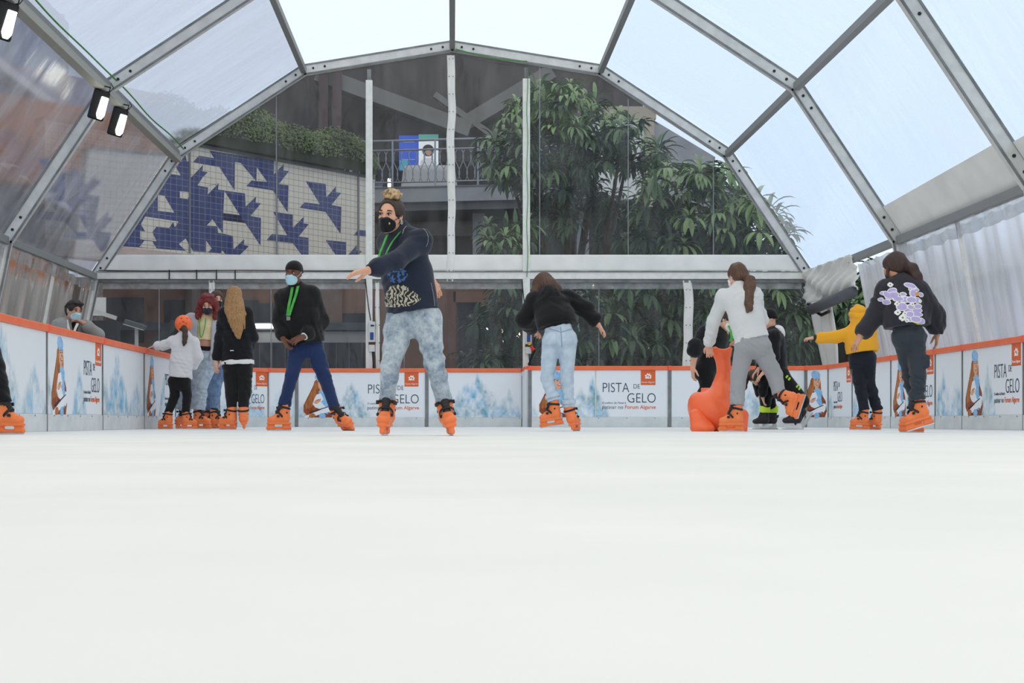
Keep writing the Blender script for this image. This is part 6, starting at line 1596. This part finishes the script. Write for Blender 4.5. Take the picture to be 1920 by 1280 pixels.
# 13 --- boy in yellow hoodie
def p_boy():
    s=Person('boy in yellow hoodie with the hood up, one arm stretched out, back turned',16.8,dict(
        nk=(1611,614,0.02),pv=(1617,668,0),sa=(1600,623,.05),sb=(1629,624,-.04),ea=(1566,632,.08),wa=(1528,633,.10),eb=(1636,650,.06),wb=(1622,664,.22),ka=(1612,716,.0),kb=(1629,716,.02)),0.88,'back',SKIN,0.0085)
    s.foot('a',1614,None,-.02,280,sc=.9); s.foot('b',1641,None,.06,338,sc=.9)
    hd=Head(W(1607,594,16.84),(-.6,.78,-.12),(0,.1,1),.95)
    s.make_body(hd,{'a':dict(d=(-1,.05,-.08),n=(0,.3,-1),curl=.75),'b':dict(d=(-.6,.4,0),n=(0,.2,-1))})
    yel=fabric('yellow_fleece',(244,176,50),(232,160,36))
    f=s.top(g=0.034,hem=-0.06,w=1.10,armr=(0.070,0.062,0.052),belly=1.25,depth=1.1,sleeve_end=.94); hd.e(f,(0,-.018,.035),(.098,.122,.115),.03); hd.e(f,(0,-.05,-.06),(.09,.09,.08),.05); f.cone(hd.p(0,-.03,-.06),s.J['nk']-s.up*.02,.09,.10,.04); hd.e(f,(0,.13,-.01),(.068,.10,.10),.01,'s')
    s.garment('hoodie',f,yel)
    c=Field(); d=unit(s.J['wa']-s.J['ea']); c.cone(s.J['wa']-d*.035,s.J['wa']+d*.02,.040,.038,0); c.cut(s.J['wa']+d*.02,d); c.cut(s.J['wa']-d*.03,-d); s.garment('cuff',c,SK_BK,.006)
    q=s.trousers(g=0.010,r=(0.088,0.068,0.062,0.054),waist=.09,hem=0.0,w=.94); s.garment('joggers',q,fabric('navy_joggers',(32,36,46),(26,30,38)))
    for nm,y0,y1,m in (('grey_panel',690,718,mat('panel_grey',(92,94,98),.85)),('white_panel',718,726,MWHITE),('yellow_panel',728,744,yel)):
        g=Field(); 
        g.slab(W(1602+(y0-690)*.1,y0,16.6),W(1602+(y1-690)*.1,y1,16.6),(.036,.3),(.036,.3),(1,0,0),0); g.cut(W(1600,y0,16.6),(0,0,1)); g.cut(W(1600,y1,16.6),(0,0,-1)); s.patch(nm,q,g,m,.004,.006)
p_boy()

# 14 --- girl in dark sweatshirt with purple print
def p_print():
    s=Person('girl in charcoal sweatshirt with purple and white lettering on the back',12.7,dict(
        nk=(1690,528,.03),pv=(1702,622,0),ws=(1697,580,.02),sa=(1664,543,.06),sb=(1722,545,-.02),ea=(1641,592,.10),wa=(1613,630,.06),eb=(1752,588,.02),wb=(1757,624,.06),
        ha=(1692,632,.0),hb=(1716,632,0),ka=(1707,700,.10),kb=(1721,700,-.08)),0.97,'back',SKIN2,0.0075)
    s.foot('a',1712,None,.16,318); s.foot('b',1730,801,-.12,285,-18,4)
    hd=Head(W(1677,500,12.78),(-.58,.74,-.30),(-.08,.15,1),1.02)
    s.make_body(hd,{'a':dict(d=(-.5,-.1,-.85),n=(.35,.3,-.9),curl=.4,th=.7),'b':dict(d=(0,.1,-1),n=(-1,.1,0),curl=.4)})
    char=fabric('charcoal_sweat',(50,49,55),(42,41,47))
    f=s.top(g=0.034,hem=-.05,w=1.06,armr=(0.072,0.070,0.064),belly=1.24,depth=1.1,blouse=.02,hips=True,sleeve_end=.97,neck=.03); s.garment('sweatshirt',f,char,.0075)
    q=s.trousers(g=.006,r=(.086,.066,.062,.056),waist=.05,hem=-.0,w=.90,seat=1.0,wr=wrinkle(.008,42,21)); g=q
    g.box(W(1735,678,12.6),(.03,.05,.06),None,.02,.02); s.garment('cargo_trousers',g,fabric('slate_cloth',(56,62,70),(46,52,59),b=.2))
    # printed lettering: rounded purple strokes with white outline, daisies
    pur=mat('print_purple',(186,172,222),.7); wht=mat('print_white',(240,240,236),.7); yl=mat('print_yellow',(216,206,70),.7); org_=mat('print_orange',(226,150,60),.7)
    P_=lambda x,y:(1640+x/12.8,520+y/12.8)
    blobs=[(330,340,90,50,.2),(400,380,110,60,.9),(500,300,90,70,-.4),(270,490,70,55,.1),(380,560,80,60,.5),(520,400,90,70,0),(440,440,80,60,.3),(900,180,120,50,.3),(960,260,90,60,-.2),(950,370,70,80,0),(1150,400,60,40,.4),(1040,290,50,30,0),(720,390,60,36,.1),
      (620,500,90,50,.1),(760,520,110,60,.1),(900,530,100,60,.05),(1040,540,80,56,.1),(680,690,100,80,.2),(800,740,90,70,-.2),(1060,690,80,45,0),(1050,790,110,42,-.05),(880,700,60,50,0),(1030,880,130,45,.05),(860,880,80,60,0),(850,990,110,55,.15),(1000,1000,110,60,.15),(1130,1040,90,60,.2),(560,500,40,44,0)]
    dais=[(480,140,70),(580,620,60),(590,830,72),(690,960,84),(740,860,55),(910,640,55),(790,1030,50),(1120,560,46)]
    def ellreg(L,grow,k=1.0):
        g=Field()
        for (x,y,a,b,ro) in L:
            px,py=P_(x,y); p=W(px,py,12.52); sc_=12.52/FOC/12.8; R=np.array(Euler((0,ro,0)).to_matrix()); g.ell(p,((a*k+grow)*sc_,.22,(b*k+grow)*sc_),R,0)
        return g
    for par in (0,1):
        bl_=[q for i,q in enumerate(blobs) if i%2==par]
        s.patch('print_outline',f,ellreg(bl_,14,1.18),wht,.003+.004*par,.0042); s.patch('print_lettering',f,ellreg(bl_,-5,1.18),pur,.005+.004*par,.0042)
    for x,y,rr in dais:
        q=[(x+.55*rr*math.cos(t),y+.55*rr*math.sin(t),.5*rr,.36*rr,-t) for t in np.arange(0,6.2,6.2832/7)]
        o=s.patch('daisy_print',f,ellreg(q,0),wht,.0105,.0038)
        o2=s.patch('daisy_heart',f,ellreg([(x,y,rr*.32,rr*.32,0)],0),mat('daisy_green',(120,140,80),.7),.0125,.0038); o2.parent=o
    s.patch('print_dots',f,ellreg([(1040,110,0,0,0)]+[(1030,1090,130,18,.25),(1130,590,20,30,0)],0) if False else ellreg([(1030,1090,130,18,.25),(1135,590,20,30,0)],0),yl,.005,.0042); s.patch('print_butterfly',f,ellreg([(1045,390,46,50,.2)],0),org_,.011,.0042)
    f=Field(); hd.cap(f,.016); tie=hd.p(.035,-.10,-.01)
    f.ell(hd.p(.02,-.08,.0),(.055,.05,.06),hd.R,.03); pts=[tie,hd.p(.055,-.13,-.07),hd.p(.065,-.145,-.15),hd.p(.075,-.15,-.22),hd.p(.085,-.15,-.26)]; f.chain(pts,[.036,.056,.050,.036,.012],.02)
    f.chain([hd.p(-.07,.03,-.02),hd.p(-.088,.045,-.08),hd.p(-.082,.05,-.13)],[.016,.016,.006],.01); f.disp=wavy(.004,75,9); sdf_obj('hair',f,.0055,HB('hair_dark_brown',(70,46,38),(46,30,27)),s.root,s.org)
    mb=MB(); mb.tube([tie+hd.R@np.array((.04*math.cos(t),0,.04*math.sin(t))) for t in np.linspace(0,6.3,14)],.008,7); _rel(mb,s.org); mb.build('hair_tie',SK_BK,s.root,smooth=True)
p_print()

# 15 --- skater at the left edge, only a boot in the photo
def p_edge():
    s=Person('skater cut off by the left photo edge, only black trouser leg and orange skate showing',11.0,dict(
        nk=(-46,478,0),pv=(-38,605,0),sa=(-46,490,-.19),sb=(-42,490,.19),ea=(-62,555,-.24),wa=(-46,606,-.22),eb=(-55,555,.24),wb=(-44,605,.24),ka=(-12,688,-.10),kb=(-45,690,.1)),1.0,'front',SKIN,.008)
    s.foot('a',13,None,-.1,97); s.foot('b',-40,None,.22,95,0,0)
    hd=Head(W(-50,448,11.0),(.95,-.1,-.2),(0,0,1),1.0); s.make_body(hd,{'a':dict(d=(.1,0,-1),n=(0,1,0)),'b':dict(d=(.1,0,-1),n=(0,-1,0))}); hd.eyes(s.root,s.org,brow=BROWD)
    s.garment('jacket',s.top(g=.026,hem=.06,w=1.04,belly=1.15),MATS['black_jacket']); s.garment('trousers',s.trousers(g=.014,r=(.096,.07,.064,.05),hem=-.02),MATS['black_joggers'])
    f=Field(); hd.cap(f,.014); f.disp=strands(.002,hd.p(0,-.02,0),40,3); sdf_obj('hair',f,.008,MATS['hair_dark'],s.root,s.org)
p_edge()
drop_protos()

# ---- orange seal skating aid
def seal():
    d=14.25; o=W(1345,0,d); r=empty('skating_seal',(o[0],o[1],0)); tag(r,'glossy orange seal shaped skating aid pushed by the girl in grey joggers','skating aid')
    sea=mat('seal_orange',(253,114,64),0.32,spec=.5,noise=(3,(249,104,56)))
    f=Field(); Q=lambda px,py,dy=0: W(px,py,d+dy)
    f.ell(Q(1332,770,.04),(.19,.24,.21)); f.ell(Q(1350,745,.05),(.115,.18,.2),None,.07); f.ell(Q(1352,780,0),(.16,.2,.17),None,.06)
    f.chain([Q(1353,745,.05),Q(1356,710,.04),Q(1357,685,.02)],[.092,.070,.060],.05)
    f.slab(Q(1357,690,.02),Q(1354,664,0),(.062,.058),(.088,.05),(1,0,0),.04); f.slab(Q(1354,666,0),Q(1354,654,0),(.088,.045),(.108,.035),(1,0,0),.02); f.ell(Q(1355,650,0),(.06,.08,.022),None,.02,'s')
    f.ell(Q(1306,762,.06),(.09,.14,.15),None,.05); f.slab(Q(1325,745,.12),Q(1323,726,.12),(.055,.05),(.05,.045),(1,0,0),.03); f.cut(Q(1323,727,.12),(0,0,1),.09)
    f.cut((0,0,.0),(0,0,-1)); f.ell(Q(1345,809,-.26),(.055,.16,.05),None,.02,'s')
    sdf_obj('body',f,.009,sea,r,(o[0],o[1],0))
    for px,dx in ((1312,1),(1384,-1)):
        g=Field(); g.slab(Q(px-dx*6,778,-.10),Q(px+dx*3,800,-.17),(.075,.07),(.115,.075),(1,0,0),.03); g.ell(Q(px+dx*10,803,-.20),(.10,.10,.055),None,.04); g.cut((0,0,0),(0,0,-1)); sdf_obj('flipper',g,.009,sea,r,(o[0],o[1],0))
seal()
SKY, EXPO = 1.15, 0.34
# ------------------------------------------------------------------ light and camera
w=bpy.data.worlds.new('overcast'); S.world=w; w.use_nodes=True; nt=w.node_tree; nt.nodes.clear()
out=nt.nodes.new('ShaderNodeOutputWorld'); bg=nt.nodes.new('ShaderNodeBackground'); nt.links.new(bg.outputs[0],out.inputs[0])
tc=nt.nodes.new('ShaderNodeTexCoord'); sp=nt.nodes.new('ShaderNodeSeparateXYZ'); nt.links.new(tc.outputs['Generated'],sp.inputs[0])
ns=nt.nodes.new('ShaderNodeTexNoise'); ns.inputs['Scale'].default_value=2.2; ns.inputs['Detail'].default_value=5; nt.links.new(tc.outputs['Generated'],ns.inputs['Vector'])
mr=nt.nodes.new('ShaderNodeMath'); mr.operation='MULTIPLY_ADD'; mr.inputs[1].default_value=0.25; nt.links.new(ns.outputs['Fac'],mr.inputs[0]); nt.links.new(sp.outputs[2],mr.inputs[2])
rm=nt.nodes.new('ShaderNodeValToRGB'); nt.links.new(mr.outputs[0],rm.inputs[0])
rm.color_ramp.elements[0].position=0.12; rm.color_ramp.elements[1].position=0.75
rm.color_ramp.elements[0].color=(*lin((203,222,241)),1); rm.color_ramp.elements[1].color=(*lin((247,246,243)),1)
e=rm.color_ramp.elements.new(0.42); e.color=(*lin((220,232,244)),1)
nt.links.new(rm.outputs[0],bg.inputs[0]); bg.inputs[1].default_value=SKY
cam=bpy.data.cameras.new('camera'); co=bpy.data.objects.new('camera',cam); COL.objects.link(co); S.camera=co
co.location=(0,0,CAM_H); co.rotation_euler=(math.pi/2,0,0)
cam.sensor_width=36; cam.lens=FOC*36/1920; cam.shift_x=(960-VX)/1920; cam.shift_y=(VY-640)/1920; cam.clip_end=300; cam.clip_start=0.02
S.view_settings.view_transform='Standard'; S.view_settings.look='None'; S.view_settings.exposure=EXPO; S.view_settings.gamma=1; S.view_settings.use_curve_mapping=False
S.cycles.use_denoising=True; S.cycles.transparent_max_bounces=24; S.cycles.max_bounces=8; S.cycles.diffuse_bounces=4; S.cycles.use_adaptive_sampling=True; S.cycles.adaptive_threshold=0.015
S.cycles.sample_clamp_indirect=8
